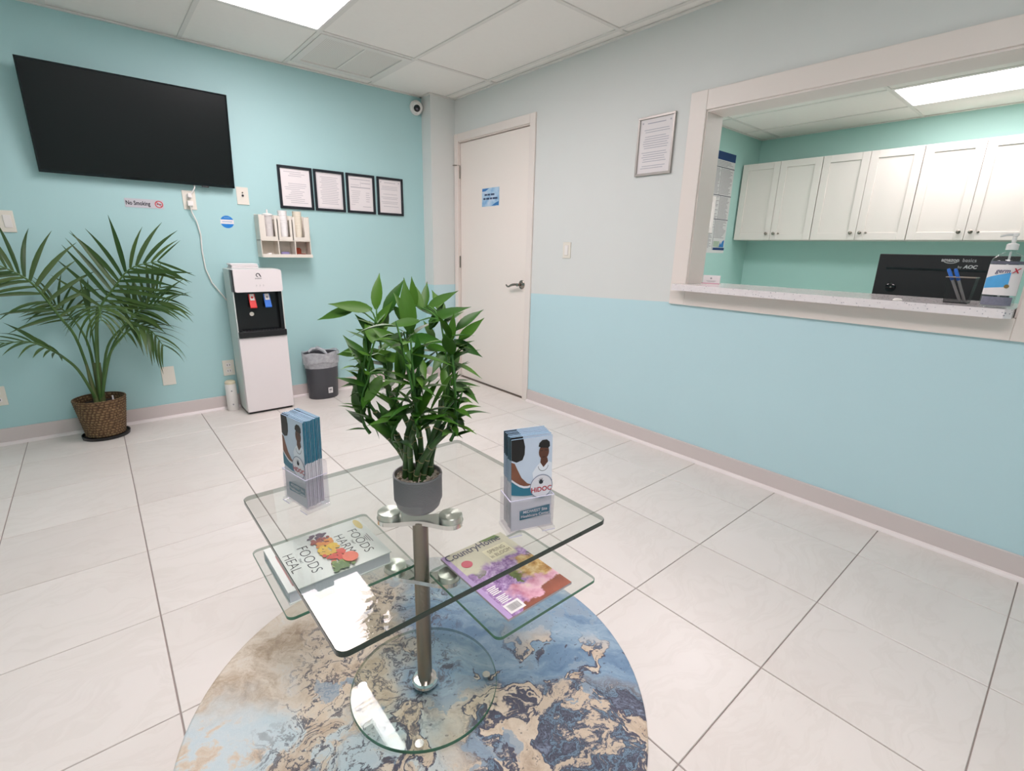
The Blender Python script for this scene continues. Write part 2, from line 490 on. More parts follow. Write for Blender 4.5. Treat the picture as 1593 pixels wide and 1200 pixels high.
MB(fr2).lathe([(0.026, 0.034), (0.026, 0.042), (0.022, 0.044)], n=24).build('lens', m_lens, parent=sc_, smooth=40)
m_irl = M('grey_camera_lens', rgb(96, 90, 100), 0.2)
MB(fr2).lathe([(0.008, 0.0435), (0.008, 0.046), (0.003, 0.047)], cy=-0.004, n=16).build('lens_glass', m_irl, parent=sc_, smooth=40)

# ------------------------------------------------------------------ door in the right wall
door = bpy.data.objects.new('door_1', None); COL.objects.link(door); door.location = (0, 3.445, 0); ORIG[door] = Vector((0, 3.445, 0))
tag(door, kind='structure')
m_door = M('cream_door_paint', rgb(238, 228, 220), 0.4, var=0.012, scale=2)
f = MB()
f.box(-0.014, 0.0, 2.932, 2.99, 0.0, 2.10); f.box(-0.014, 0.0, 3.90, 3.95, 0.0, 2.10); f.box(-0.014, 0.0, 2.99, 3.90, 2.04, 2.10)
f.build('door_casing', m_white_trim, parent=door, bevel=0.003)
f = MB()
f.box(0, TH, DY0, 2.992, 0, DZ1); f.box(0, TH, 3.899, DY1, 0, DZ1); f.box(0, TH, 2.992, 3.899, 2.034, DZ1); f.box(0.062, 0.075, 2.992, 3.899, 0, 2.034)
f.build('door_jamb', m_white_trim, parent=door)
MB().box(0.0, TH, DY0, DY1, -0.06, 0.001).build('threshold', M('dark_threshold', rgb(120, 108, 98), .6), parent=door)
MB().box(0.016, 0.06, 2.996, 3.895, 0.008, 2.029).build('door_panel', m_door, parent=door, bevel=0.0015, seg=1)
for z0, z1 in ((1.757, 1.853), (1.012, 1.105), (0.27, 0.365)):
    h = MB(); h.lathe([(0.006, z0), (0.006, z1)], 0.008, 3.898, 12); h.lathe([(0.004, z0 - .006), (0.004, z1 + .006)], 0.008, 3.898, 10)
    h.build('hinge', m_nickel, parent=door, smooth=40)
MB().tube([(-0.004, 3.898, 1.856), (-0.02, 3.915, 1.858), (-0.03, 3.945, 1.858)], 0.004).build('hinge_stop', m_nickel, parent=door, smooth=40)
MB().box(0.012, 0.0165, 2.993, 2.9965, 0.87, 0.94).build('strike_plate', m_nickel, parent=door)
hd = MB(frame((0.016, 3.06, 0.913), (0, 1, 0), (0, 0, 1), (-1, 0, 0))).lathe([(0.034, 0), (0.034, 0.004), (0.028, 0.009), (0.014, 0.012), (0.011, 0.014), (0.011, 0.045), (0.013, 0.05)], n=28).build('door_handle', m_nickel, parent=door, smooth=35)
pts = [(-0.025, 3.06, 0.913), (-0.032, 3.085, 0.914), (-0.034, 3.11, 0.911), (-0.034, 3.135, 0.904), (-0.033, 3.155, 0.895), (-0.032, 3.172, 0.892), (-0.031, 3.188, 0.897), (-0.03, 3.198, 0.906)]
MB().tube(pts, [.009, .0095, .010, .009, .0075, .007, .0065, .005], n=12).build('lever', m_nickel, parent=hd, smooth=50)

# sign on the door
def print_blue():
    t = NT('soft_blue_print'); o = t.obj(); x, y, z = t.sep(o)
    f = t.noise(o, 14.0, 2.0)
    t.bsdf(t.ramp(f, [(0.3, rgb(120, 170, 214)), (0.5, rgb(176, 206, 230)), (0.7, rgb(206, 218, 236))]), 0.4)
    return t.mat
sg = thing('door_sign', (0.0155, 3.472, 1.58), 'small pale blue paper sign with two dark text lines on the cream door', 'sign')
fr = frame((0.0155, 3.585, 1.51), (0, -1, 0), (0, 0, 1), (-1, 0, 0))
MB(fr).box(0, 0.225, 0, 0.14, 0, 0.0012).build('sheet', print_blue(), parent=sg)
m_bcorner = M('deep_blue_print', rgb(48, 118, 182), 0.4)
MB(fr).poly([(0.004, .137), (0.004, .115), (0.05, .118), (0.095, .137)], z=.0016).build('corner_print', m_bcorner, parent=sg)
MB(fr).poly([(.221, .004), (.221, .035), (.18, .024), (.13, .004)], z=.0016).build('corner_print', m_bcorner, parent=sg)
mb = MB(fr)
for y, segs in ((0.082, ((.035, .07), (.075, .11), (.118, .165))), (0.052, ((.02, .05), (.058, .10), (.108, .135), (.142, .205)))):
    for a, b in segs: mb.rect(a, b, y, y + 0.014, z=.0017)
mb.build('text_lines', M('navy_ink', rgb(52, 70, 104), 0.6), parent=sg)

# ------------------------------------------------------------------ reception window: casing, jamb lining and counter
win = bpy.data.objects.new('window_1', None); COL.objects.link(win); win.location = (0, 0.98, 0.9); ORIG[win] = Vector((0, 0.98, 0.9))
tag(win, kind='structure')
co = 0.094
MB().box(-0.016, 0, WY1, WY1 + co, 0.897, WZ1 + co).build('casing_board', m_white_trim, parent=win, bevel=0.003)
MB().box(-0.016, 0, WY0 - co, WY0, 0.897, WZ1 + co).build('casing_board', m_white_trim, parent=win, bevel=0.003)
MB().box(-0.016, 0, WY0, WY1, WZ1, WZ1 + co).build('casing_board', m_white_trim, parent=win, bevel=0.003)
MB().box(-0.016, 0, WY0, WY1, 0.897, WZ0).build('apron_board', m_white_trim, parent=win, bevel=0.003)
l = MB()
l.box(-0.006, TH + .001, WY1 - 0.006, WY1, WZ0, WZ1); l.box(-0.006, TH + .001, WY0, WY0 + 0.006, WZ0, WZ1); l.box(-0.006, TH + .001, WY0 + .008, WY1 - .008, WZ1 - 0.008, WZ1)
l.build('jamb_lining', m_white_trim, parent=win)

def quartz():
    t = NT('speckled_quartz'); o = t.obj()
    vo = t.n('ShaderNodeTexVoronoi'); t.l(o, vo.inputs['Vector']); vo.inputs['Scale'].default_value = 130.0
    sp = t.sep(vo.outputs['Color'])[0]
    c = t.mix(t.noise(o, 40.0), rgb(224, 216, 217), rgb(240, 233, 233))
    c = t.mix(t.math('MULTIPLY', t.math('GREATER_THAN', sp, 0.8), t.ss(vo.outputs['Distance'], 0.5, 0.3)), c, rgb(152, 148, 156))
    c = t.mix(t.math('MULTIPLY', t.math('LESS_THAN', sp, 0.04), t.ss(vo.outputs['Distance'], 0.5, 0.3)), c, rgb(60, 62, 70))
    t.bsdf(c, 0.14)
    return t.mat
pts = [(-0.075, 1.69), (-0.1, 1.675), (-0.1, 0.345), (-0.075, 0.3265), (0.30, 0.3265), (0.30, 1.632), (-0.018, 1.632), (-0.018, 1.69)]
ctr = MB().prism(pts[::-1], 0.981, 1.014)
tag(ctr.build('reception_counter', quartz(), at=(0.05, 1.0, 0.981), bevel=0.002), 'long white speckled stone counter ledge in the reception window', 'counter')

# ------------------------------------------------------------------ wall-mounted television
tv = thing('television', (-2.195, YB, 1.80), 'large black flat television tilted down on the teal wall', 'television')
tl = math.atan2(0.075, 0.552)
ftv = frame((-2.195, 4.018, 1.803), (1, 0, 0), (0, -math.sin(tl), math.cos(tl)), (0, -math.cos(tl), -math.sin(tl)))
W2, H2 = 0.4815, 0.2765
b = MB(ftv).box(-W2, W2, -H2, H2, -0.03, 0.0); b.box(-W2 + .1, W2 - .1, -H2 + .05, H2 - .14, -0.045, -0.03)
b.build('housing', m_black, parent=tv, bevel=0.003)
b = MB(ftv); e = 0.009
b.box(-W2, W2, H2 - e, H2, 0, .004); b.box(-W2, W2, -H2, -H2 + 0.017, 0, .004); b.box(-W2, -W2 + e, -H2 + .017, H2 - e, 0, .004); b.box(W2 - e, W2, -H2 + .017, H2 - e, 0, .004)
b.build('bezel', M('glossy_black', rgb(16, 17, 19), 0.12), parent=tv, bevel=0.001, seg=1)
MB(ftv).rect(-W2 + e, W2 - e, -H2 + .017, H2 - e, z=0.001).build('screen', M('dark_screen', rgb(13, 16, 16), 0.3, var=0.03, spec=0.35), parent=tv)
MB(ftv).box(0.29, 0.33, -H2 - 0.009, -H2, -0.008, 0.003).build('sensor', m_dark, parent=tv, bevel=0.002)
k = MB(); k.box(-2.32, -2.07, 4.088, 4.10, 1.72, 2.0); k.box(-2.29, -2.25, 4.045, 4.09, 1.90, 1.99); k.box(-2.14, -2.10, 4.045, 4.09, 1.90, 1.99)
k.build('wall_mount', m_black, parent=tv)

# ------------------------------------------------------------------ wall plates, switch, cord
def plate(x0, x1, z0, z1, label, kind, y=YB):
    fr = frame((x0, y, z0), (1, 0, 0), (0, 0, 1), (0, -1, 0))
    w, h = x1 - x0, z1 - z0
    t = thing({'outlet': 'power_outlet', 'jack': 'cable_plate', 'blank': 'blank_wall_plate', 'switch': 'light_switch'}[kind], ((x0 + x1) / 2, y, z0), label, 'switch' if kind == 'switch' else 'outlet')
    MB(fr).box(0, w, 0, h, 0, 0.006).build('plate', m_ivory, parent=t, bevel=0.002)
    if kind == 'outlet':
        for cy in (h * .31, h * .69):
            r = MB(fr).prism(rrect(w / 2 - .017, w / 2 + .017, cy - .014, cy + .014, .008), 0.006, 0.0075).build('socket', m_plastic, parent=t)
            MB(fr).rect(w / 2 - .009, w / 2 - .006, cy - .006, cy + .006, z=.008).rect(w / 2 + .006, w / 2 + .009, cy - .006, cy + .006, z=.008).build('slot', m_ink, parent=r)
    if kind == 'jack':
        for cy, r in ((h * .52, .007), (h * .70, .005)):
            MB(fr).lathe([(r, .006), (r, .012), (r * .5, .013)], w / 2, cy, 14).build('jack', m_ink if r > .006 else m_nickel, parent=t, smooth=40)
    if kind == 'switch':
        n = 2 if w > .09 else 1
        for q in range(n):
            cx = w * (q + .5) / n
            MB(fr).box(cx - .016, cx + .016, h / 2 - .033, h / 2 + .033, .006, .0095).build('rocker', m_plastic, parent=t, bevel=.001, seg=1)
    return t
plate(-2.017, -1.943, 1.379, 1.496, 'white power outlet under the television with a white cord plugged in', 'outlet')
plate(-1.699, -1.624, 1.432, 1.546, 'ivory cable plate with a dark jack just right of the television', 'jack')
plate(-2.935, -2.822, 1.204, 1.319, 'wide white switch plate at the left edge above the palm', 'switch')
plate(-2.289, -2.214, 0.230, 0.358, 'blank white wall plate low on the wall between palm and water cooler', 'blank')
plate(-3.105, -3.031, 0.236, 0.349, 'white power outlet low on the wall at the left edge beside the palm basket', 'outlet')
plate(-1.925, -1.85, 0.244, 0.357, 'white power outlet low on the wall touching the water cooler side', 'outlet')
fsw = frame((0, 2.614, 1.127), (0, -1, 0), (0, 0, 1), (-1, 0, 0))
sw = thing('light_switch', (0, 2.577, 1.127), 'white rocker light switch on the pale wall right of the door', 'switch')
MB(fsw).box(0, .072, 0, .107, 0, .006).build('plate', m_ivory, parent=sw, bevel=.002)
MB(fsw).box(.02, .052, .02, .087, .006, .0095).build('rocker', m_plastic, parent=sw, bevel=.001, seg=1)

cordt = thing('power_cord', (-1.985, YB, 1.40), 'white power cord hanging from the outlet under the television to the water cooler', 'cord')
MB().box(-1.997, -1.965, 4.062, 4.092, 1.40, 1.432).build('plug', m_plastic, parent=cordt, bevel=.004)
pts = [(-1.982, 4.072, 1.402), (-1.979, 4.078, 1.364), (-1.957, 4.086, 1.305), (-1.945, 4.09, 1.224), (-1.95, 4.09, 1.121), (-1.945, 4.09, 1.003), (-1.919, 4.09, 0.909), (-1.871, 4.088, 0.83), (-1.84, 4.09, 0.78)]
MB().tube(pts, .0042, 8).build('cable', m_plastic, parent=cordt, smooth=60)
tvc = thing('television_cable', (-1.97, YB, 1.45), 'short white cable running from the television down to the outlet', 'cord')
MB().box(-1.99, -1.966, 4.066, 4.092, 1.452, 1.478).build('plug', m_plastic, parent=tvc, bevel=.004)
MB().tube([(-1.975, 4.072, 1.468), (-1.958, 4.066, 1.49), (-1.945, 4.064, 1.515), (-1.95, 4.07, 1.57)], .004, 8).build('cable', m_plastic, parent=tvc, smooth=60)

# wall signs
ns = thing('no_smoking_sign', (-2.22, YB, 1.4), 'narrow grey No Smoking sign with red symbol below the television', 'sign')
fr = frame((-2.32, YB, 1.373), (1, 0, 0), (0, 0, 1), (0, -1, 0))
MB(fr).box(0, .197, 0, .052, 0, .002).build('board', M('grey_sign', rgb(196, 194, 200), .4), parent=ns)
MB(fr).text('No Smoking', .034, .004, .015, z=.0026, sx=.72, bold=.0008).build('lettering', M('black_ink', rgb(24, 26, 40), .6), parent=ns)
mb = MB(fr).ring(.172, .026, .0165, .0215, z=.0026)
a = math.radians(-45); dx, dy = math.cos(a) * .017, math.sin(a) * .017; ex, ey = -math.sin(a) * .0022, math.cos(a) * .0022
mb.poly([(.172 - dx - ex, .026 - dy - ey), (.172 + dx - ex, .026 + dy - ey), (.172 + dx + ex, .026 + dy + ey), (.172 - dx + ex, .026 - dy + ey)], z=.0028)
pr = mb.build('prohibition_symbol', M('red_ink', rgb(196, 52, 60), .5), parent=ns)
MB(fr).rect(.160, .180, .024, .0285, z=.0024).rect(.181, .185, .024, .0285, z=.0024).build('cigarette_print', m_ink, parent=ns)
st = thing('round_sticker', (-1.776, YB, 1.313), 'small round blue sticker with a white band left of the cup organizer', 'sticker')
fr = frame((-1.776, YB, 1.313), (1, 0, 0), (0, 0, 1), (0, -1, 0))
MB(fr).lathe([(.041, 0), (.041, .001)], n=32).build('disc', M('sticker_blue', rgb(30, 126, 204), .4), parent=st)
MB(fr).rect(-.041, .041, -.013, .015, z=.0014).build('white_band', m_paper, parent=st)
MB(fr).rect(-.030, .030, -.001, .003, z=.0017).rect(-.018, .018, .026, .030, z=.0014).build('print', M('pale_blue_ink', rgb(120, 160, 205), .6), parent=st)

# ------------------------------------------------------------------ framed documents
def framed(o, u, n, w, h, bar, mat_frame, label, style, name='picture_frame', depth=.014):
    fr = frame(o, u, (0, 0, 1), n)
    t = thing(name, fr @ Vector((w / 2, 0, 0)), label, 'picture frame', 'framed certificates on the teal wall' if style < 5 else None)
    f = MB(fr)
    f.box(0, w, 0, bar, 0, depth); f.box(0, w, h - bar, h, 0, depth); f.box(0, bar, bar, h - bar, 0, depth); f.box(w - bar, w, bar, h - bar, 0, depth)
    f.build('frame', mat_frame, parent=t, bevel=.0015, seg=1)
    MB(fr).box(bar, w - bar, bar, h - bar, 0, .005).build('paper', m_paper, parent=t)
    p = MB(fr); z = .0055; x0, x1, y0, y1 = bar + .018, w - bar - .018, bar + .02, h - bar - .02
    rnd = random.Random(style * 11 + 3)
    if style == 1:
        y = y1
        while y > y0:
            a = rnd.uniform(0, .05); b_ = rnd.uniform(0, .06)
            if rnd.random() < .75: p.rect(x0 + a, x1 - b_, y - .004, y, z=z)
            y -= .013
    elif style == 2:
        for k_ in (0, 1):
            q = .006 + .003 * k_
            for a in ((bar + q, w - bar - q, bar + q, bar + q + .0012), (bar + q, w - bar - q, h - bar - q - .0012, h - bar - q), (bar + q, bar + q + .0012, bar + q, h - bar - q), (w - bar - q - .0012, w - bar - q, bar + q, h - bar - q)): p.rect(*a, z=z)
        y = y1 - .01
        while y > y0 + .01:
            a = rnd.uniform(0, .02); p.rect(x0 + .005 + a, x1 - .005 - a, y - .004, y, z=z); y -= .0125
    elif style == 3:
        p.rect(x0, x1, y1 - .005, y1, z=z); p.rect(x0, x0 + .07, y1 - .045, y1 - .042, z=z); p.rect(w / 2 + .005, x1, y1 - .03, y1 - .025, z=z)
        p.rect(w / 2 - .001, w / 2 + .001, y1 - .055, y1 - .015, z=z); p.rect(x0, x1, y1 - .065, y1 - .057, z=z)
        for q in range(7): p.rect(x0 + rnd.uniform(0, .01), x0 + rnd.uniform(.03, .08), y1 - .09 - q * .014, y1 - .087 - q * .014, z=z)
        for q in range(5): p.rect(x1 - .04, x1 - rnd.uniform(0, .012), y1 - .10 - q * .016, y1 - .096 - q * .016, z=z)
        p.rect(x1 - .07, x1, y0 + .012, y0 + .016, z=z); p.rect(x0, x0 + .03, y0 + .025, y0 + .028, z=z)
    else:
        p.disc(x0, y1, .005, z=z, n=12); p.disc(x1, y1, .005, z=z, n=12)
        p.rect(x0 + .03, x1 - .03, y1 - .006, y1 - .001, z=z)
        y = y1 - (.03 if style == 4 else .035)
        while y > y0 + (.03 if style == 4 else .0):
            a = rnd.uniform(0, .02); b_ = rnd.uniform(0, .03)
            if rnd.random() < .85: p.rect(x0 + a, x1 - b_, y - .0035, y, z=z)
            y -= .0118
    p.build('printed_text', M('faint_print', rgb(190, 186, 190), .8) if style != 5 else M('faint_print2', rgb(182, 180, 188), .8), parent=t)
    return t
m_fblack = M('black_frame', rgb(22, 28, 36), .35)
m_fsilver = M('silver_frame', rgb(172, 166, 160), .35, .35)
for k_, (x0, x1, lb) in enumerate(((-1.421, -1.180, 'leftmost of the four black framed certificates on the teal wall'),
                                   (-1.170, -0.938, 'second black framed certificate from the left, its page with a ruled border'),
                                   (-0.922, -0.688, 'third black framed certificate from the left on the teal wall'),
                                   (-0.667, -0.436, 'rightmost of the four black framed certificates, nearest the column'))):
    framed((x0, YB, 1.427), (1, 0, 0), (0, -1, 0), x1 - x0, .292, .018, m_fblack, lb, k_ + 1)
framed((0, 2.057, 1.605), (0, -1, 0), (-1, 0, 0), .24, .31, .013, m_fsilver, 'silver framed notice on the pale wall left of the reception window', 5)

# ------------------------------------------------------------------ cup organizer on the teal wall
m_org = M('cream_plastic', rgb(224, 217, 206), .4, var=.01)
og = thing('cup_organizer', (-1.43, YB, 1.085), 'cream wall organizer with three cup columns above three small bins', 'organizer')
x0, x1 = -1.605, -1.265
b = MB(); b.box(x0, x1, 4.092, YB, 1.085, 1.375); b.box(x0, x0 + .006, 3.985, 4.092, 1.085, 1.37); b.box(x1 - .006, x1, 3.985, 4.092, 1.085, 1.37)
b.box(x0, x1, 3.985, 4.092, 1.195, 1.203); b.box(x0 - .002, x1 + .002, 3.965, 4.092, 1.083, 1.091)
b.build('body', m_org, parent=og, bevel=.002, seg=1)
# upper front with three slots
f = MB(); cxs = [-1.535, -1.435, -1.335]; sw2 = .031
edges = [x0 + .006] + sum([[c - sw2, c + sw2] for c in cxs], []) + [x1 - .006]
for q in range(0, len(edges), 2): f.box(edges[q], edges[q + 1], 3.985, 3.991, 1.226, 1.365)
f.box(x0 + .006, x1 - .006, 3.985, 3.991, 1.203, 1.226)
f.build('front_panel', m_org, parent=og)
for q in (-1.485, -1.385): MB().box(q - .003, q + .003, 3.985, 4.092, 1.203, 1.345).build('divider', m_org, parent=og)
for q in (-1.492, -1.378): MB().box(q - .003, q + .003, 3.975, 4.092, 1.091, 1.195).build('divider', m_org, parent=og)
MB().box(x0, x1, 3.963, 3.968, 1.083, 1.106).build('lip', m_org, parent=og)
m_cup = M('white_paper_cup', rgb(238, 236, 234), .45, var=.01); m_cupc = M('cream_paper_cup', rgb(232, 224, 206), .45, var=.01); m_cupg = M('translucent_cup', rgb(222, 217, 214), .3, var=.02)
def cup_stack(cx, n, top, mat_, label, grp):
    base = None
    r0, r1, h = .0255, .0305, .075
    for q in range(n):
        z = 1.2045 + q * ((top - 1.2045 - h) / max(1, n - 1))
        if base is None:
            base = MB().lathe([(r0, 0), (r1, h - .003), (r1 + .002, h - .002), (r1 + .002, h), (r1 - .0005, h), (r0 - .001, .004)], n=20, cap1=True).build('paper_cup', mat_, smooth=40)
            o = base
        else:
            o = base.copy(); COL.objects.link(o)
        o.location = (cx, 4.0265, z); tag(o, label, 'cup', grp)
cup_stack(cxs[0], 8, 1.365, m_cupg, 'greyish plastic cup nested in the left stack of the cup organizer', 'plastic cups in the left organizer column')
cup_stack(cxs[1], 9, 1.405, m_cup, 'bright white paper cup nested in the middle stack of the cup organizer', 'paper cups in the middle organizer column')
cup_stack(cxs[2], 9, 1.405, m_cupc, 'cream paper cup nested in the right stack of the cup organizer', 'cream cups in the right organizer column')
ld = thing('drink_dispenser_lid', (cxs[0], 4.0265, 1.366), 'white domed lid with a short spout on the left cup stack', 'lid')
MB().lathe([(.034, 1.366), (.034, 1.374), (.026, 1.379), (.012, 1.382)], cxs[0], 4.0265, 20).build('dome', m_plastic, parent=ld, smooth=40)
MB().lathe([(.006, 1.380), (.005, 1.405), (.003, 1.407)], cxs[0], 4.0265, 10).build('spout', m_plastic, parent=ld, smooth=40)
def packet(x, y, z, w, d, h, rz, tilt, mat_, label, grp=None, n='packet'):
    fr = Matrix.Translation((x, y, z)) @ Matrix.Rotation(rz, 4, 'Z') @ Matrix.Rotation(tilt, 4, 'X')
    o = MB(fr).box(-w / 2, w / 2, -d / 2, d / 2, 0, h).build(n, mat_, at=(x, y, z), bevel=h * .3, seg=1)
    tag(o, label, 'packet', grp)
m_rust = M('rust_sachet', rgb(178, 78, 50), .45); m_rust2 = M('dark_rust_sachet', rgb(120, 44, 28), .45); m_lil = M('violet_sachet', rgb(150, 142, 190), .5)
packet(-1.32, 4.00, 1.092, .08, .055, .012, 0, .0, m_rust, 'orange sachet lying at the front of the right organizer bin')
packet(-1.328, 4.04, 1.092, .07, .05, .02, .1, .0, m_rust2, 'dark rust sachet box behind the orange sachet in the right organizer bin')
packet(-1.335, 4.075, 1.092, .05, .02, .06, 0, .0, m_rust, 'upright rust sachet at the back of the right organizer bin')
packet(-1.43, 4.00, 1.092, .06, .05, .01, .05, .0, m_paper, 'white paper packet lying in the middle organizer bin')
packet(-1.43, 4.055, 1.092, .06, .03, .03, 0, .0, m_lil, 'violet packet standing behind the white one in the middle organizer bin')
packet(-1.555, 3.995, 1.092, .03, .03, .02, .1, .0, m_paper, 'small white packet in the left organizer bin')

# ------------------------------------------------------------------ water cooler
wc = thing('water_cooler', (-1.69, 3.96, 0), 'white standing water cooler with black dispensing bay against the teal wall', 'water cooler')
x0, x1, yf, yk = -1.847, -1.535, 3.835, 4.075
m_side = M('pale_grey_side', rgb(212, 218, 214), .4, var=.01); m_wf = M('white_cooler_front', rgb(232, 224, 224), .3, var=.01)
b = MB(); b.box(x0, x1, yf + .055, yk, .016, 1.008); b.box(x0, x0 + .008, yf + .012, yf + .055, .55, .86); b.box(x1 - .008, x1, yf + .012, yf + .055, .55, .86)
b.build('body', m_side, parent=wc, bevel=.006)
MB().box(x0 + .01, x1 - .01, yf + .02, yk - .01, 0, .016).build('base', m_black, parent=wc)
MB().box(x0, x1, yf, yf + .054, .016, .549).build('lower_panel', m_wf, parent=wc, bevel=.006)
up = MB(frame((x0 + .012, yf - .006, .858), (1, 0, 0), (0, 0, 1), (0, -1, 0))).prism(rrect(0, .30, 0, .148, .014), -.045, 0).build('upper_panel', m_wf, parent=wc, bevel=.004)
MB().box(x0 + .002, x0 + .011, yf + .004, yf + .054, .86, 1.006).build('side_trim', m_dark, parent=wc)
bay = MB(); bay.box(x0 + .008, x1 - .008, yf + .05, yf + .054, .552, .857)
bay.box(x0 + .008, x0 + .03, yf + .012, yf + .05, .552, .857); bay.box(x1 - .03, x1 - .008, yf + .012, yf + .05, .552, .857)
bay.build('dispensing_bay', M('gloss_black_bay', rgb(18, 19, 21), .22), parent=wc)
MB().box(x0 + .004, x1 - .002, yf - .012, yf + .05, .551, .592).build('drip_tray', m_black, parent=wc, bevel=.004)
g = MB()
for q in range(14): g.box(x0 + .03 + q * .019, x0 + .04 + q * .019, yf - .004, yf + .04, .592, .595)
g.build('tray_grate', m_dark, parent=wc)
for cx, mt, nm in ((x0 + .118, m_red, 'red hot-water lever'), (x0 + .213, m_blue, 'blue cold-water lever')):
    lv = MB(); vs = [(cx - .02, yf + .045, .842), (cx + .02, yf + .045, .842), (cx + .021, yf + .008, .752), (cx - .021, yf + .008, .752)]
    lv.add(vs + [(v[0], v[1] + .01, v[2] - .006) for v in vs], [(0, 1, 2, 3), (7, 6, 5, 4), (0, 4, 5, 1), (1, 5, 6, 2), (2, 6, 7, 3), (3, 7, 4, 0)])
    o = lv.build('lever', mt, parent=wc, bevel=.002); o['label'] = nm
    ff = frame((cx, yf + .0265, .797), (1, 0, 0), (0, .037, .09), None)
    i_ = MB(ff).prism(rrect(-.014, .014, .002, .046, .003), .0, .004).build('icon_plate', m_plastic, parent=o)
    MB(ff).disc(0, .022, .008, z=.0045, n=16).build('icon', mt if mt is m_red else m_greyink, parent=o)
MB(frame((x0 + .108, yf + .0495, .705), (1, 0, 0), (0, 0, 1), (0, -1, 0))).lathe([(.014, 0), (.014, .002)], n=24).build('badge', m_ivory, parent=wc)
fl = frame((x0 + .162, yf - .0065, .858), (1, 0, 0), (0, 0, 1), (0, -1, 0))
mb = MB(fl).ring(0, .112, .0085, .0135, n=24, a0=-.4, a1=4.6); mb.poly([(.004, .120), (.010, .122), (.020, .100), (.014, .100)])
mb.text('avalon', .016, 0, .086, align='CENTER')
mb.build('logo', m_ink, parent=up)
q = MB(fl)
for a in (-.018, .004, .026): q.rect(a, a + .006, .042, .046); q.rect(a, a + .002, .034, .05)
q.build('indicator_marks', M('faint_grey_marks', rgb(196, 190, 190), .5), parent=up)
pp = thing('napkin_stack', (-1.735, 4.0, 1.008), 'white folded paper napkins stacked on top of the water cooler', 'napkins')
for q, (dx, w) in enumerate(((0, .17), (.004, .165), (-.003, .168))):
    MB().box(-1.82 + dx, -1.82 + dx + w, 3.93, 4.06, 1.0085 + q * .011, 1.0185 + q * .011).build('napkin', m_paper, parent=pp, bevel=.004)

# air freshener beside the cooler
af = thing('air_freshener', (-1.903, 4.032, 0), 'white cylindrical air freshener on the floor left of the water cooler', 'air freshener')
MB().lathe([(.033, 0), (.036, .006), (.036, .19), (.034, .198)], -1.903, 4.032, 28).build('body', m_plastic, parent=af, smooth=40)
MB().lathe([(.034, .198), (.034, .212), (.026, .22)], -1.903, 4.032, 28).build('cap', M('cream_cap', rgb(220, 208, 180), .5), parent=af, smooth=40)
for z in (.05, .15): MB(frame((-1.906, 3.997, z), (1, 0, 0), (0, 0, 1), (0, -1, 0))).lathe([(.005, -.003), (.005, .0025)], n=12).build('button', m_greyink, parent=af)

# ------------------------------------------------------------------ waste bin
wb = thing('waste_bin', (-1.262, 3.985, 0), 'dark grey oval waste bin with a clear liner right of the water cooler', 'waste bin')
cx, cy = -1.262, 3.985
m_bin = M('charcoal_bin', rgb(72, 72, 78), .45, var=.03)
MB().lathe([(.108, 0), (.112, .004), (.132, .36), (.129, .36), (.109, .008)], cx, cy, 40, sy=.73).build('bin_body', m_bin, parent=wb, smooth=40)
t = NT('clear_bag_film')
tr = t.n('ShaderNodeBsdfTransparent'); tr.inputs[0].default_value = (.9, .9, .9, 1)
pb = t.n('ShaderNodeBsdfPrincipled'); pb.inputs['Base Color'].default_value = rgb(214, 214, 218); pb.inputs['Roughness'].default_value = .25
mx = t.n('ShaderNodeMixShader'); t.put(mx.inputs[0], t.math('MULTIPLY_ADD', t.noise(t.obj(), 30.0), .5, .28)); t.l(tr.outputs[0], mx.inputs[1]); t.l(pb.outputs[0], mx.inputs[2]); t.l(mx.outputs[0], t.out.inputs[0])
m_bag = t.mat
rnd = random.Random(5)
prof = [(.124, .25), (.128, .33), (.131, .368), (.134, .372), (.137, .36), (.137, .33), (.1345, .29)]
mb = MB(); n = 64; vs = []; fs = []
for j, (r, z) in enumerate(prof):
    for i in range(n):
        a = 2 * math.pi * i / n
        wv = .003 * math.sin(7 * a + j) + .002 * math.sin(17 * a + 2 * j)
        zz = z + (.012 * math.sin(3 * a + .5) if j == len(prof) - 1 else 0) + (.006 * math.sin(5 * a) if j in (2, 3) else 0)
        vs.append((cx + (r + abs(wv) + .002) * math.cos(a), cy + (r + abs(wv) + .002) * .73 * math.sin(a), zz))
for j in range(len(prof) - 1):
    for i in range(n): fs.append((j * n + i, j * n + (i + 1) % n, (j + 1) * n + (i + 1) % n, (j + 1) * n + i))
mb.add(vs, fs).build('liner_bag', m_bag, parent=wb, smooth=60)
kn = MB()
kn.tube([(cx - .05, cy + .06, .37), (cx - .01, cy + .03, .395), (cx + .02, cy - .02, .375), (cx + .03, cy - .06, .35)], [.012, .015, .014, .008], 8)
kn.tube([(cx - .09, cy + .01, .372), (cx - .06, cy + .02, .392), (cx - .01, cy + .045, .385)], [.01, .012, .01], 8)
kn.build('bag_fold', m_bag, parent=wb, smooth=60)
fb = frame((cx + .0, cy - .0845, .045), (1, 0, 0), (0, -.05, 1), None)
MB(fb).box(.01, .044, .0, .045, -.004, .0015).build('label', m_paper, parent=wb)
MB(fb).rect(.016, .036, .02, .036, z=.002).rect(.016, .03, .01, .013, z=.002).build('label_print', m_greyink, parent=wb)

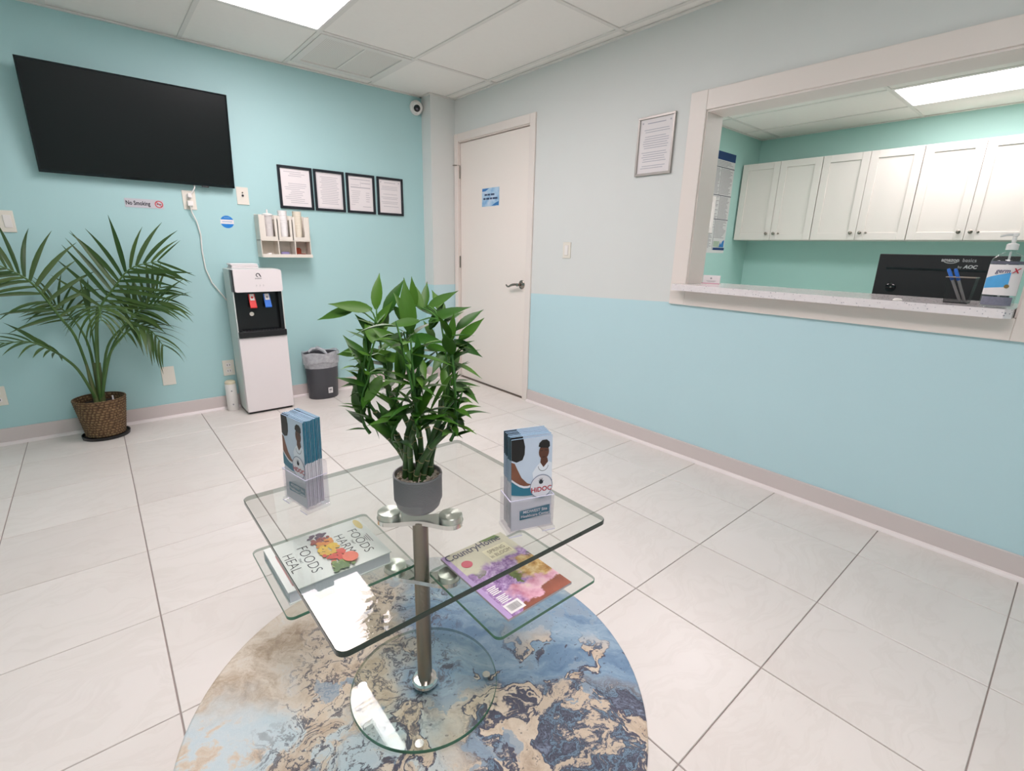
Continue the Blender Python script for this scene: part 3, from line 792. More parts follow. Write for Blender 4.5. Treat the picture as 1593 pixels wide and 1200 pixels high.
# ------------------------------------------------------------------ potted palm in a woven basket
pm = thing('potted_palm', (-2.626, 3.945, 0), 'tall green palm with arching fronds in a brown woven basket', 'plant')
def woven():
    t = NT('woven_seagrass'); o = t.obj(); x, y, z = t.sep(o)
    ang = t.math('ARCTAN2', y, x)
    row = t.math('FLOOR', t.math('MULTIPLY', z, 62.0))
    ph = t.math('ADD', t.math('ADD', t.math('MULTIPLY', ang, 17.0), t.math('MULTIPLY', row, 2.1)), t.math('MULTIPLY', t.noise(o, 30.0, 3.0), 7.0))
    wv = t.math('MULTIPLY', t.math('SINE', ph), t.math('SINE', t.math('MULTIPLY', z, 62.0 * 3.14159)))
    nz = t.noise(o, 60.0, 4.0, .7)
    h = t.math('ADD', t.math('MULTIPLY', t.math('ABSOLUTE', wv), .7), t.math('MULTIPLY', nz, 1.1))
    c = t.ramp(t.math('MULTIPLY', h, .6), [(0.1, rgb(44, 30, 20)), (0.45, rgb(104, 78, 54)), (0.75, rgb(152, 122, 86)), (1.0, rgb(186, 158, 116))])
    b = t.bsdf(c, .85); t.bump(b, h, .9, .006)
    return t.mat
cx, cy = -2.626, 3.945
mb = MB(); prof = []
for q in range(16):
    z = .014 + q * .0145; r = .098 + .031 * q / 15
    prof += [(r - .003, z), (r + .0025, z + .0072)]
prof += [(.13, .246), (.122, .247), (.118, .2)]
MB().lathe(prof, cx, cy, 48).build('basket', woven(), parent=pm, smooth=80)
MB().lathe([(.105, .0), (.117, .002), (.12, .02), (.116, .02), (.112, .008)], cx, cy, 40).build('saucer', m_black, parent=pm, smooth=40)
MB().lathe([(.117, .205), (.06, .212), (.01, .214)], cx, cy, 32).build('soil', M('dark_soil', rgb(40, 30, 24), .95, var=.3, scale=80, bump=.6, bscale=150), parent=pm, smooth=60)
MB().box(cx + .06, cx + .068, cy - .06, cy - .057, .2, .262).build('plant_tag', m_paper, parent=pm)
m_stem = M('palm_stem', rgb(92, 104, 62), .55, var=.15, scale=20)
m_rach = M('palm_rachis', rgb(72, 104, 50), .5, var=.1)
def leafmat(name, a, b_, c):
    t = NT(name); o = t.obj(); oi = t.n('ShaderNodeObjectInfo')
    x, y, z = t.sep(o)
    f = t.noise(t.comb(t.math('MULTIPLY', x, 1.5), t.math('MULTIPLY', y, 40.0), 0.0), 2.0, 3.0)
    c1 = t.mix(f, a, b_)
    t.bsdf(t.mix(t.math('MULTIPLY', oi.outputs['Random'], .7), c1, c), .45, spec=.28)
    return t.mat
m_pleaf = leafmat('palm_leaflet', rgb(30, 56, 26), rgb(54, 86, 40), rgb(76, 98, 46))
def leaf_mesh(name, mat_, wid, droop, seg=6, fold=.25, prof=None, twist=0.0):
    """blade of length 1 along +X, bending towards -Z"""
    vs = []; fs = []
    for i in range(seg + 1):
        t_ = i / seg
        w = wid * (prof(t_) if prof else math.sin(math.pi * min(1, .12 + .88 * t_) ** .8))
        w = max(w, .0015)
        x = t_ * (1 - .18 * droop * t_); z = -droop * t_ * t_ * .55
        ct, st = math.cos(twist), math.sin(twist)
        for yy, zz in ((-w, fold * w), (0, 0), (w, fold * w)): vs.append((x, yy * ct - zz * st, z + yy * st + zz * ct))
    for i in range(seg):
        k = i * 3
        fs += [(k, k + 3, k + 4, k + 1), (k + 1, k + 4, k + 5, k + 2)]
    me = bpy.data.meshes.new(name); me.from_pydata(vs, [], fs); me.materials.append(mat_); me.shade_smooth(); me.update()
    return me
TW = [math.radians(a) for a in (-75, -45, -15, 15, 45, 75)]
pl_meshes = [[leaf_mesh('leaflet', m_pleaf, .037, d, 6, twist=a) for a in TW] for d in (.08, .3, .65, 1.05)]
def put_leaf(me, name, parent, base, d, nrm, L, wscale=1.0):
    d = Vector(d).normalized(); nrm = Vector(nrm); side = nrm.cross(d)
    if side.length < 1e-4: side = Vector((1, 0, 0)).cross(d)
    side.normalize(); n = d.cross(side).normalized()
    m = Matrix.Identity(4); b0 = Vector(base) - ORIG[parent]
    for i in range(3): m[i][0] = d[i] * L; m[i][1] = side[i] * L * wscale; m[i][2] = n[i] * L; m[i][3] = b0[i]
    o = bpy.data.objects.new(name, me); COL.objects.link(o); o.parent = parent; o.matrix_local = m
    return o
def bez(P, t_):
    """Catmull-Rom through P"""
    n = len(P) - 1; s = min(n - 1e-6, max(0, t_ * n)); i = int(s); f = s - i
    p0, p1, p2, p3 = P[max(i - 1, 0)], P[i], P[i + 1], P[min(i + 2, n)]
    return .5 * ((2 * p1) + (p2 - p0) * f + (2 * p0 - 5 * p1 + 4 * p2 - p3) * f * f + (3 * p1 - p0 - 3 * p2 + p3) * f ** 3)
FRONDS = [  # polyline, first leaflet position, leaflet pairs, longest leaflet, frond-plane normal
    ([(-2.626, 3.945, .20), (-2.587, 3.94, .536), (-2.544, 3.94, .765), (-2.451, 3.93, .905), (-2.353, 3.92, 1.017), (-2.206, 3.9, 1.059)], .42, 13, .36, (-.25, -1, .35), .15),
    ([(-2.62, 3.94, .20), (-2.545, 3.92, .535), (-2.446, 3.88, .676), (-2.319, 3.86, .787), (-2.207, 3.84, .814)], .50, 11, .30, (-.3, -.6, 1), .5),
    ([(-2.632, 3.945, .20), (-2.667, 3.94, .595), (-2.722, 3.92, .752), (-2.795, 3.9, .931), (-2.871, 3.88, 1.011), (-2.975, 3.86, 1.07)], .38, 13, .34, (.3, -1, .5), .35),
    ([(-2.632, 3.94, .20), (-2.685, 3.9, .42), (-2.737, 3.86, .522), (-2.785, 3.83, .581), (-2.859, 3.8, .637), (-2.964, 3.77, .642)], .45, 9, .24, (0, -.3, 1), .4),
    ([(-2.626, 3.94, .20), (-2.592, 3.9, .544), (-2.562, 3.84, .74), (-2.546, 3.76, .81), (-2.54, 3.66, .805), (-2.542, 3.58, .752)], .42, 12, .25, (0, -.2, 1), .9),
    ([(-2.623, 3.94, .20), (-2.549, 3.9, .48), (-2.48, 3.86, .597), (-2.393, 3.82, .68), (-2.322, 3.78, .652), (-2.275, 3.75, .554)], .48, 10, .27, (0, -.4, 1), .7),
    ([(-2.629, 3.945, .20), (-2.622, 3.97, .535), (-2.655, 4.0, .689), (-2.71, 4.01, .786), (-2.758, 4.01, .825)], .55, 8, .22, (.2, -1, .6), .4),
    ([(-2.623, 3.95, .20), (-2.529, 3.97, .513), (-2.413, 3.985, .691), (-2.315, 3.985, .804), (-2.216, 3.98, .9)], .46, 11, .27, (-.2, -1, .5), .35)]
rnd = random.Random(21)
for P, s0, npair, Lmax, nrm, drp in FRONDS:
    P = [Vector(p) for p in P]; N = 22
    line = [bez(P, i / N) for i in range(N + 1)]
    fd = MB().tube(line, [.0075 * (1 - i / N) ** .7 + .0014 for i in range(N + 1)], 6).build('frond', m_rach, parent=pm, smooth=60)
    ORIG[fd] = ORIG[pm]
    nv = Vector(nrm).normalized()
    for q in range(npair):
        t_ = s0 + (1 - s0) * (q + .3) / npair
        p = bez(P, t_); tg = (bez(P, min(1, t_ + .02)) - bez(P, t_ - .02)).normalized()
        sd = tg.cross(nv).normalized()
        prof = math.sin(math.pi * (.22 + .66 * q / max(1, npair - 1)))
        for sgn in (-1, 1):
            fwd = .35 + .55 * q / npair + rnd.uniform(-.08, .08)
            d = sd * sgn * (1.05 - .5 * q / npair) + tg * fwd + nv * .12 + Vector((0, 0, rnd.uniform(-.08, .1)))
            L = Lmax * .9 * (.45 + .6 * prof) * rnd.uniform(.86, 1.1)
            end = p + d.normalized() * L
            if end.y > 4.05: d.y -= (end.y - 4.04) / L * d.length * 1.3
            if end.x < -3.6: L *= .7
            di = drp + rnd.uniform(-.15, .25)
            dn = d.normalized(); up0 = Vector((0, 0, 1)); s0_ = up0.cross(dn)
            s0_ = s0_.normalized() if s0_.length > 1e-3 else Vector((1, 0, 0))
            n0_ = dn.cross(s0_)
            want = nv - dn * nv.dot(dn)          # blade faces the frond's upper side
            phi = math.atan2(-want.dot(s0_), want.dot(n0_)) + rnd.uniform(-.3, .3)
            if phi > math.pi / 2: phi -= math.pi
            if phi < -math.pi / 2: phi += math.pi
            ti = min(range(6), key=lambda k: abs(TW[k] - phi))
            me = pl_meshes[0 if di < .2 else 1 if di < .5 else 2 if di < .85 else 3][ti]
            put_leaf(me, 'leaflet', fd, p + sd * sgn * .002, d, up0, L, rnd.uniform(.85, 1.15))
sp = MB().tube([(-2.626, 3.95, .20), (-2.602, 3.96, .475), (-2.594, 3.965, .707), (-2.590, 3.965, .80)], [.008, .006, .004, .003], 6).build('frond', m_rach, parent=pm, smooth=60)
ORIG[sp] = ORIG[pm]
for dx in (-.10, .0, .09): put_leaf(pl_meshes[0][3], 'leaflet', sp, (-2.592, 3.965, .76), (.05 + dx, 0, 1), (0, -1, 0), .2, 1.3)
for dx, dy, tx in ((0, 0, .01), (-.014, -.01, -.012), (.012, -.008, .018), (.002, .014, .004)):
    MB().tube([(cx + dx, cy + dy, .2), (cx + dx + tx * .6, cy + dy * .7, .30), (cx + dx * .5 + tx * 1.6, cy + dy * .4, .46)], [.015, .011, .006], 8).build('stem', m_stem, parent=pm, smooth=60)

# ------------------------------------------------------------------ round rug
def rug_mat():
    t = NT('abstract_rug_print'); o = t.obj(); x, y, z = t.sep(o)
    u = t.math('SUBTRACT', t.math('MULTIPLY', x, .76), t.math('MULTIPLY', y, .65))
    v = t.math('ADD', t.math('MULTIPLY', x, .65), t.math('MULTIPLY', y, .76))
    p = t.comb(u, v, 0.0)
    w1 = t.vmath('SUBTRACT', t.noise(p, 4.0, 3.0, col=True), (.5, .5, .5))
    w2 = t.vmath('SUBTRACT', t.noise(p, 16.0, 3.0, col=True), (.5, .5, .5))
    pw = t.vmath('ADD', t.vmath('ADD', p, t.vmath('SCALE', w1, .28)), t.vmath('SCALE', w2, .06))
    w3 = t.vmath('SUBTRACT', t.noise(p, 75.0, 2.0, col=True), (.5, .5, .5))
    pw = t.vmath('ADD', pw, t.vmath('SCALE', w3, .014))
    uw, vw, _ = t.sep(pw)
    # colour fields
    blue = t.ramp(t.noise(t.comb(t.math('MULTIPLY', uw, 1.0), t.math('MULTIPLY', vw, 2.6), 1.0), 4.5, 8.0, .7),
                  [(.26, rgb(88, 120, 154)), (.43, rgb(122, 152, 180)), (.58, rgb(158, 182, 200)), (.74, rgb(200, 210, 216))])
    brown = t.ramp(t.noise(pw, 6.0, 8.0, .75), [(.3, rgb(142, 118, 96)), (.43, rgb(190, 170, 146)), (.54, rgb(220, 206, 188)), (.68, rgb(222, 218, 212))])
    sand = t.ramp(t.noise(pw, 14.0, 6.0, .7), [(.32, rgb(182, 158, 134)), (.48, rgb(216, 196, 172)), (.65, rgb(230, 214, 194))])
    pale = t.ramp(t.noise(pw, 5.0, 8.0, .66), [(.34, rgb(196, 170, 144)), (.43, rgb(218, 202, 182)), (.47, rgb(206, 216, 218)), (.66, rgb(182, 204, 212))])
    dark = t.ramp(t.noise(pw, 9.0, 9.0, .72), [(.34, rgb(140, 154, 176)), (.40, rgb(96, 100, 118)), (.445, rgb(52, 54, 68)), (.47, rgb(124, 152, 174)), (.50, rgb(60, 62, 76)), (.53, rgb(104, 106, 120)), (.55, rgb(210, 190, 166)), (.75, rgb(224, 206, 186))])
    c = t.mix(t.ss(uw, -.42, -.26), brown, sand)
    c = t.mix(t.math('MULTIPLY', t.ss(vw, -.02, -.14), t.ss(uw, .16, .02)), c, pale)
    c = t.mix(t.math('MULTIPLY', t.ss(t.math('ADD', uw, t.math('MULTIPLY', vw, .25)), -.12, -.02), t.ss(t.math('ADD', vw, t.math('MULTIPLY', uw, -.1)), -.1, .0)), c, blue)
    c = t.mix(t.math('MULTIPLY', t.ss(uw, .10, .17), t.ss(vw, .05, -.02)), c, dark)
    # sand-coloured islands with dark outlines through the middle of the rug
    n2 = t.noise(t.vmath('ADD', pw, (3.1, 1.7, 0)), 5.2, 5.0, .55, .6)
    mid = t.math('MULTIPLY', t.ss(vw, .24, .12), t.ss(uw, -.2, -.05))
    riv = t.math('MULTIPLY', t.ss(n2, .55, .56), mid)
    edge = t.math('MULTIPLY', t.math('MULTIPLY', t.ss(n2, .532, .548), t.ss(n2, .572, .56)), mid)
    c = t.mix(riv, c, sand)
    c = t.mix(edge, c, rgb(78, 78, 94))
    # dark crackle, flecks and blue-grey pools over the sand-coloured part
    left = t.math('MULTIPLY', t.ss(uw, -.44, -.32), t.ss(uw, .12, -.02))
    n3 = t.noise(t.vmath('ADD', pw, (7.0, 2.0, 0)), 26.0, 6.0, .72)
    fl = t.math('MULTIPLY', t.ss(n3, .555, .585), left)
    c = t.mix(t.math('MULTIPLY', fl, .8), c, rgb(92, 84, 90))
    n5 = t.noise(t.vmath('ADD', pw, (4.0, 5.0, 0)), 7.5, 6.0, .6, .8)
    crk = t.math('MULTIPLY', t.ss(t.math('ABSOLUTE', t.math('SUBTRACT', n5, .5)), .016, .006), left)
    c = t.mix(t.math('MULTIPLY', crk, .85), c, rgb(70, 72, 88))
    n4 = t.noise(t.vmath('ADD', pw, (1.0, 9.0, 0)), 6.5, 6.0, .6)
    isl = t.math('MULTIPLY', t.ss(n4, .585, .6), t.ss(uw, -.4, -.25))
    c = t.mix(t.math('MULTIPLY', isl, .8), c, rgb(150, 168, 184))
    spk = t.math('MULTIPLY', t.ss(t.noise(t.vmath('ADD', p, (2.0, 3.0, 0)), 60.0, 3.0, .7), .63, .67), t.ss(uw, -.4, -.2))
    c = t.mix(t.math('MULTIPLY', spk, .6), c, rgb(60, 58, 70))
    # washed-out far rim
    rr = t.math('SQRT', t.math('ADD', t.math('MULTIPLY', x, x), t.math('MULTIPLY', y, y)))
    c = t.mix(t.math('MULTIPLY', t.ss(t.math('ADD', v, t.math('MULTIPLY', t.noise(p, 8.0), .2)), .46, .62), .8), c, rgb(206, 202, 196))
    c = t.mix(t.math('MULTIPLY', t.noise(p, 260.0, 2.0), .25), c, rgb(160, 160, 165))
    b = t.bsdf(c, .9, spec=.15)
    t.bump(b, t.noise(o, 700.0, 2.0), .35, .002)
    return t.mat
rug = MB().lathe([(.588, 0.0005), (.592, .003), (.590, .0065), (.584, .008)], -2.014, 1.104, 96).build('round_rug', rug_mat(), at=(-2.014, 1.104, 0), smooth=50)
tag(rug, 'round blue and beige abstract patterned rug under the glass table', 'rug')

# ------------------------------------------------------------------ glass table
tb = thing('glass_table', (-2.017, 1.108, .008), 'square clear glass table with two lower shelves on a steel pole and round glass foot', 'table')
m_glass = glass('clear_glass', (.945, .962, .95, 1), 1.36)
def edge_mat(nm, dark, lite):
    t = NT(nm); o = t.obj()
    c = t.mix(t.noise(o, 25.0), dark, lite)
    b = t.bsdf(c, .12, spec=.5)
    # the cut edge looks dark from outside but lets light through from within the sheet
    tr = t.n('ShaderNodeBsdfTransparent'); tr.inputs[0].default_value = (.82, .88, .84, 1)
    mx = t.n('ShaderNodeMixShader'); geo = t.n('ShaderNodeNewGeometry')
    t.put(mx.inputs[0], t.math('MULTIPLY', geo.outputs['Backfacing'], .62)); t.l(b.outputs[0], mx.inputs[1]); t.l(tr.outputs[0], mx.inputs[2]); t.l(mx.outputs[0], t.out.inputs[0])
    return t.mat
m_gedge = edge_mat('thick_green_glass_edge', rgb(26, 40, 33), rgb(44, 62, 52))
m_gedge2 = edge_mat('thin_green_glass_edge', rgb(46, 84, 66), rgb(84, 134, 108))
def sheet(pts, z0, z1, name, edge, ch=.0012):
    """glass sheet with a narrow bevelled arris"""
    n = len(pts); cx_ = sum(p[0] for p in pts) / n; cy_ = sum(p[1] for p in pts) / n
    def ins(d):
        out = []
        for p in pts:
            v_ = Vector((p[0] - cx_, p[1] - cy_)); L_ = v_.length
            out.append((cx_ + v_.x * (1 - d / L_), cy_ + v_.y * (1 - d / L_)))
        return out
    q = ins(ch)
    vs = [(a, b_, z0) for a, b_ in q] + [(a, b_, z0 + ch) for a, b_ in pts] + [(a, b_, z1 - ch) for a, b_ in pts] + [(a, b_, z1) for a, b_ in q]
    mb = MB().add(vs, [tuple(range(n - 1, -1, -1)), tuple(range(3 * n, 4 * n))], 0)
    for lv in range(3):
        mb.add(vs, [(lv * n + i, lv * n + (i + 1) % n, (lv + 1) * n + (i + 1) % n, (lv + 1) * n + i) for i in range(n)], 1)
    return mb.build(name, [m_glass, edge], parent=tb)
sheet(rrect(-2.343, -1.690, .789, 1.424, .018, 6), .548, .560, 'table_top', m_gedge)
sheet(rrect(-2.334, -2.015, 1.134, 1.455, .016, 6), .377, .385, 'shelf', m_gedge2)
sheet(rrect(-2.011, -1.692, .802, 1.090, .016, 6), .377, .385, 'shelf', m_gedge2)
sheet([(-2.017 + .197 * math.cos(2 * math.pi * i / 72), 1.108 + .197 * math.sin(2 * math.pi * i / 72)) for i in range(72)], .018, .028, 'base_plate', m_gedge2)
m_pole = M('brushed_pole', rgb(150, 141, 130), .3, 1.0, var=.12, scale=3)
MB().lathe([(.0195, .028), (.0195, .525)], -2.017, 1.108, 32).build('pole', m_pole, parent=tb, smooth=40)
MB().lathe([(.035, .028), (.035, .036), (.031, .041), (.021, .043)], -2.017, 1.108, 36).build('flange', m_chrome, parent=tb, smooth=30)
def turned():
    t = NT('turned_aluminium'); b = t.bsdf(t.mix(t.noise(t.obj(), 5.0), rgb(206, 206, 198), rgb(222, 222, 214)), .34, 1.0)
    b.inputs['Anisotropic'].default_value = .8; b.inputs['Anisotropic Rotation'].default_value = .25
    tg = t.n('ShaderNodeTangent', direction_type='RADIAL', axis='Z'); t.l(tg.outputs[0], b.inputs['Tangent'])
    return t.mat
m_turn = turned()
def bracket(c1, c2, z0, z1, ztop, r=.031, waist=.017):
    o = Vector((-2.017, 1.108)); a_ = Vector(c1); e_ = Vector(c2); q = 2 * o - (a_ + e_) / 2
    N = 24; left = []; right = []
    for i in range(N + 1):
        t_ = i / N
        p = a_ * (1 - t_) ** 2 + q * 2 * t_ * (1 - t_) + e_ * t_ * t_
        d = ((q - a_) * (1 - t_) + (e_ - q) * t_).normalized(); nn = Vector((-d.y, d.x))
        k = abs(2 * t_ - 1); w = waist + (r - waist) * (k * k * (3 - 2 * k))
        left.append(p + nn * w); right.append(p - nn * w)
        if i == 0: d0 = d
        if i == N: d1 = d
    def cap(c, d, sg):
        a0 = math.atan2(d.x, -d.y) if sg > 0 else math.atan2(-d.x, d.y)
        return [Vector((c.x + r * math.cos(a0 - math.pi * j / 12), c.y + r * math.sin(a0 - math.pi * j / 12))) for j in range(1, 12)]
    out = left + cap(e_, d1, 1) + right[::-1] + cap(a_, d0, -1)
    mb = MB().prism([(p.x, p.y) for p in out][::-1], z0, z1)
    b_ = mb.build('bracket', m_chrome, parent=tb, bevel=.0015, smooth=40)
    for c in (c1, c2):
        # own origin at the disc centre, so the turning marks run round it
        dsk = MB().lathe([(r - .002, 0), (r - .002, ztop - z1 - .002), (r - .0035, ztop - z1 - .0003), (.0015, ztop - z1 - .0002)], n=48).build('support_disc', m_turn, parent=b_, smooth=20, at=(0, 0, 0))
        dsk.location = (c[0] - ORIG[tb].x, c[1] - ORIG[tb].y, z1 - ORIG[tb].z)
bracket((-2.073, 1.160), (-1.962, 1.055), .520, .532, .548)
bracket((-2.055, 1.178), (-1.965, 1.062), .352, .363, .377, r=.03, waist=.02)
for a in (-0.5, 1.05, 2.5, 4.1):
    MB().lathe([(.011, .0082), (.011, .0178)], -2.017 + .17 * math.cos(a), 1.108 + .17 * math.sin(a), 16).build('foot_pad', m_chrome, parent=tb, smooth=30)

# ------------------------------------------------------------------ lucky bamboo on the table
bp_ = thing('bamboo_plant', (-2.02, 1.108, .5602), 'bushy lucky bamboo in a small grey ribbed pot on the glass table', 'plant')
bx, by = -2.02, 1.108
prof = [(.030, .5602), (.043, .563), (.0515, .573), (.056, .590)]
for q in range(22):
    z = .592 + q * .0027
    prof += [(.0565, z), (.0580, z + .0007), (.0580, z + .0016), (.0565, z + .0023)]
prof += [(.0585, .653), (.0578, .656), (.0545, .656), (.0535, .652), (.0535, .62)]
MB().lathe(prof, bx, by, 48).build('pot', M('grey_ceramic', rgb(142, 138, 140), .55, var=.05, scale=30), parent=bp_, smooth=25)
def pebmat():
    t = NT('pale_pebbles'); vo = t.n('ShaderNodeTexVoronoi'); t.l(t.obj(), vo.inputs['Vector']); vo.inputs['Scale'].default_value = 90.0
    r_, g_, b_ = t.sep(vo.outputs['Color'])
    t.bsdf(t.ramp(r_, [(0, rgb(146, 122, 106)), (.4, rgb(204, 184, 168)), (.8, rgb(232, 220, 208))]), .7)
    return t.mat
rnd = random.Random(3); mb = MB()
mb.lathe([(.0535, .644), (.001, .646)], bx, by, 24)
for q in range(260):
    r = .050 * math.sqrt(rnd.random()); a = rnd.uniform(0, 6.283); s = rnd.uniform(.0022, .0042)
    px, py, pz = bx + r * math.cos(a), by + r * math.sin(a), .6465 + rnd.uniform(0, .0035)
    vs = [(px + s * d[0] * rnd.uniform(.8, 1.2), py + s * d[1] * rnd.uniform(.8, 1.2), pz + s * .7 * d[2]) for d in ((1, 0, 0), (0, 1, 0), (-1, 0, 0), (0, -1, 0), (0, 0, 1), (0, 0, -1))]
    mb.add(vs, [(0, 1, 4), (1, 2, 4), (2, 3, 4), (3, 0, 4), (1, 0, 5), (2, 1, 5), (3, 2, 5), (0, 3, 5)])
tag(mb.build('pebbles', pebmat(), parent=bp_), kind='stuff')
def stalkmat():
    t = NT('bamboo_stalk'); o = t.obj()
    c = t.ramp(t.noise(o, 22.0, 3.0), [(.3, rgb(30, 60, 22)), (.6, rgb(60, 92, 36)), (.8, rgb(96, 116, 58))])
    t.bsdf(c, .4); return t.mat
m_stalk = stalkmat(); m_node = M('bamboo_node', rgb(150, 138, 96), .6, var=.2, scale=60)
m_shoot = M('bamboo_shoot', rgb(62, 106, 40), .4, var=.12, scale=25)
m_bleaf = leafmat('bamboo_leaf', rgb(26, 66, 12), rgb(44, 92, 20), rgb(80, 120, 34))
blp = lambda t_: (math.sin(math.pi * min(1, t_ * 1.02 + .03) ** .75) if t_ < .97 else .02)
bl_meshes = [leaf_mesh('leaf', m_bleaf, .145, d, 7, .3, blp) for d in (.05, .25, .55)]
tops = []
NS = 12
for k in range(NS):
    a = 2 * math.pi * k / NS + .2; rb = .020 + .006 * (k % 3); rt = .062 + .014 * ((k * 5) % 4)
    tw = .9 + .25 * ((k * 7) % 3)
    P = []
    for i in range(7):
        t_ = i / 6; r = rb * (1 - t_) + rt * t_ - .016 * math.sin(math.pi * t_); aa = a + tw * t_
        P.append((bx + r * math.cos(aa), by + r * math.sin(aa), .628 + (.165 + .02 * ((k * 3) % 4 - 1)) * t_))
    sk = MB().tube(P, [.0068] * 7, 10).build('stalk', m_stalk, parent=bp_, smooth=60)
    ORIG[sk] = ORIG[bp_]
    for i in (1.4, 2.8, 4.2, 5.5):
        p = bez([Vector(q) for q in P], i / 6); d = (Vector(P[min(6, int(i) + 1)]) - Vector(P[int(i)])).normalized()
        MB().tube([p - d * .0014, p, p + d * .0014], [.0069, .0079, .0069], 10).build('stalk_node', m_node, parent=sk, smooth=60)
    MB().tube([Vector(P[6]) - Vector((0, 0, .001)), Vector(P[6]) + Vector((0, 0, .002))], [.0066, .006], 10).build('stalk_tip', m_node, parent=sk, smooth=60)
    tops.append(Vector(P[6]))
rnd = random.Random(12)
shoots = []
for k, tp in enumerate(tops):
    for s_ in range(2):
        out = Vector((tp.x - bx, tp.y - by, 0)); out.normalize()
        p0 = tp - Vector((0, 0, .03 * s_)); H = rnd.uniform(.15, .25) - .04 * s_
        side = Vector((-out.y, out.x, 0)) * rnd.uniform(-.04, .04)
        pts = [p0, p0 + out * .014 + Vector((0, 0, .03)), p0 + out * .012 + side * .5 + Vector((0, 0, H * .6)), p0 + out * rnd.uniform(-.012, .02) + side + Vector((0, 0, H))]
        L = [bez(pts, i / 8) for i in range(9)]
        sh = MB().tube(L, [.0042 - .0003 * i for i in range(9)], 7).build('shoot', m_shoot, parent=bp_, smooth=60); ORIG[sh] = ORIG[bp_]
        shoots.append((sh, pts))
# prominent leaves, set by base and tip
LEAVES = [(-2.06, 1.203, 1.043, -2.044, 1.218, 1.121), (-2.077, 1.2, 1.04, -2.151, 1.242, 1.052), (-2.104, 1.227, 1.039, -2.172, 1.261, 1.017), (-2.043, 1.192, 1.026, -1.995, 1.199, 1.111), (-2.017, 1.127, .996, -2.021, 1.14, 1.112), (-1.97, 1.143, 1.045, -1.947, 1.168, 1.099), (-1.967, 1.125, 1.048, -1.914, 1.092, 1.083), (-1.976, 1.105, 1.017, -1.916, 1.045, 1.06), (-1.921, 1.079, .999, -1.863, 1.063, 1.047), (-1.929, 1.057, .98, -1.889, 1.024, 1.028), (-1.935, 1.07, .973, -1.892, 1.022, .942), (-1.95, 1.067, .976, -1.944, 1.06, 1.037), (-2.093, 1.171, .911, -2.135, 1.218, .986), (-2.088, 1.139, .895, -2.145, 1.118, .839), (-2.071, 1.147, .91, -2.121, 1.162, .902), (-2.066, 1.182, .975, -2.099, 1.229, 1.025), (-2.091, 1.208, .942, -2.139, 1.271, .935), (-2.028, 1.104, .955, -2.062, 1.062, .919), (-2.021, 1.114, .983, -1.987, 1.035, .981), (-2.037, 1.177, .968, -2.086, 1.259, .988), (-2.033, 1.119, .955, -2.099, 1.156, 1.013), (-2.007, 1.11, 1.019, -2.082, 1.114, 1.013), (-1.982, 1.136, 1.043, -1.989, 1.164, 1.103), (-1.934, 1.118, 1.03, -1.93, 1.173, 1.079), (-2.014, 1.075, .894, -2.067, 1.079, .913), (-2.088, 1.193, .923, -2.117, 1.227, .905), (-1.949, 1.069, .939, -1.917, 1.046, .95), (-1.961, 1.046, .878, -1.952, 1.034, .912), (-1.956, 1.048, .866, -1.944, 1.031, .848), (-1.984, 1.045, .821, -1.958, 1.001, .805), (-2.082, 1.118, .821, -2.112, 1.105, .808), (-2.069, 1.097, .809, -2.117, 1.099, .815), (-1.976, 1.056, .915, -1.997, 1.018, .872), (-2.018, 1.192, 1.039, -1.973, 1.172, .978), (-1.948, 1.123, 1.028, -1.977, 1.19, 1.052), (-2.07, 1.146, .94, -2.041, 1.081, .941), (-1.993, 1.094, .962, -1.969, 1.039, .961), (-2.011, 1.093, .935, -2.024, 1.052, .901), (-1.972, 1.061, .953, -2.017, 1.037, .917), (-2.067, 1.194, 1.005, -2.031, 1.182, 1.056), (-2.067, 1.125, .892, -2.105, 1.112, .879), (-2.037, 1.13, .99, -2.096, 1.121, .961), (-1.998, 1.136, 1.051, -2.003, 1.138, 1.112), (-2.011, 1.145, 1.029, -2.034, 1.166, 1.079), (-1.973, 1.112, 1.001, -1.941, 1.106, 1.058), (-2.04, 1.143, .929, -2.104, 1.205, .948)]
def near_shoot(p):
    best = None
    for sh, pts in shoots:
        for i in range(5):
            q = bez(pts, .25 + .75 * i / 4); dd = (q - p).length
            if best is None or dd < best[0]: best = (dd, q)
    return best[1]
for lf in LEAVES:
    b0, t0 = Vector(lf[:3]), Vector(lf[3:])
    d = t0 - b0; L = d.length * 1.12
    nn = Vector((-.45, -.75, .5)) + Vector((rnd.uniform(-.3, .3), rnd.uniform(-.3, .3), rnd.uniform(-.2, .2)))
    lo = put_leaf(bl_meshes[rnd.choice((0, 0, 1))], 'leaf', bp_, b0 - d * .06, d, nn, L, 1.0 if L > .06 else .8)
    q = near_shoot(b0)
    if (q - b0).length > .012:
        MB().tube([q, (q + b0) / 2 + Vector((0, 0, .006)), b0], [.0022, .0018, .0014], 5).build('leaf_stalk', m_shoot, parent=bp_, smooth=60)
for sh, pts in shoots:
    for i in range(7):
        p = bez(pts, .14 + .80 * i / 6)
        a = rnd.uniform(0, 6.283); out = Vector((p.x - bx, p.y - by, 0)).normalized()
        d = Vector((math.cos(a), math.sin(a), 0)) * .6 + out * .55 + Vector((0, 0, rnd.uniform(-.15, .9)))
        L = rnd.uniform(.065, .115)
        if Vector((p.x + d.x * L - bx, p.y + d.y * L - by, 0)).length > .165: L *= .6
        put_leaf(bl_meshes[rnd.choice((0, 1, 1, 2))], 'leaf', bp_, p, d, (rnd.uniform(-.2, .2), rnd.uniform(-.4, .1), 1), L, rnd.uniform(.8, 1.05))

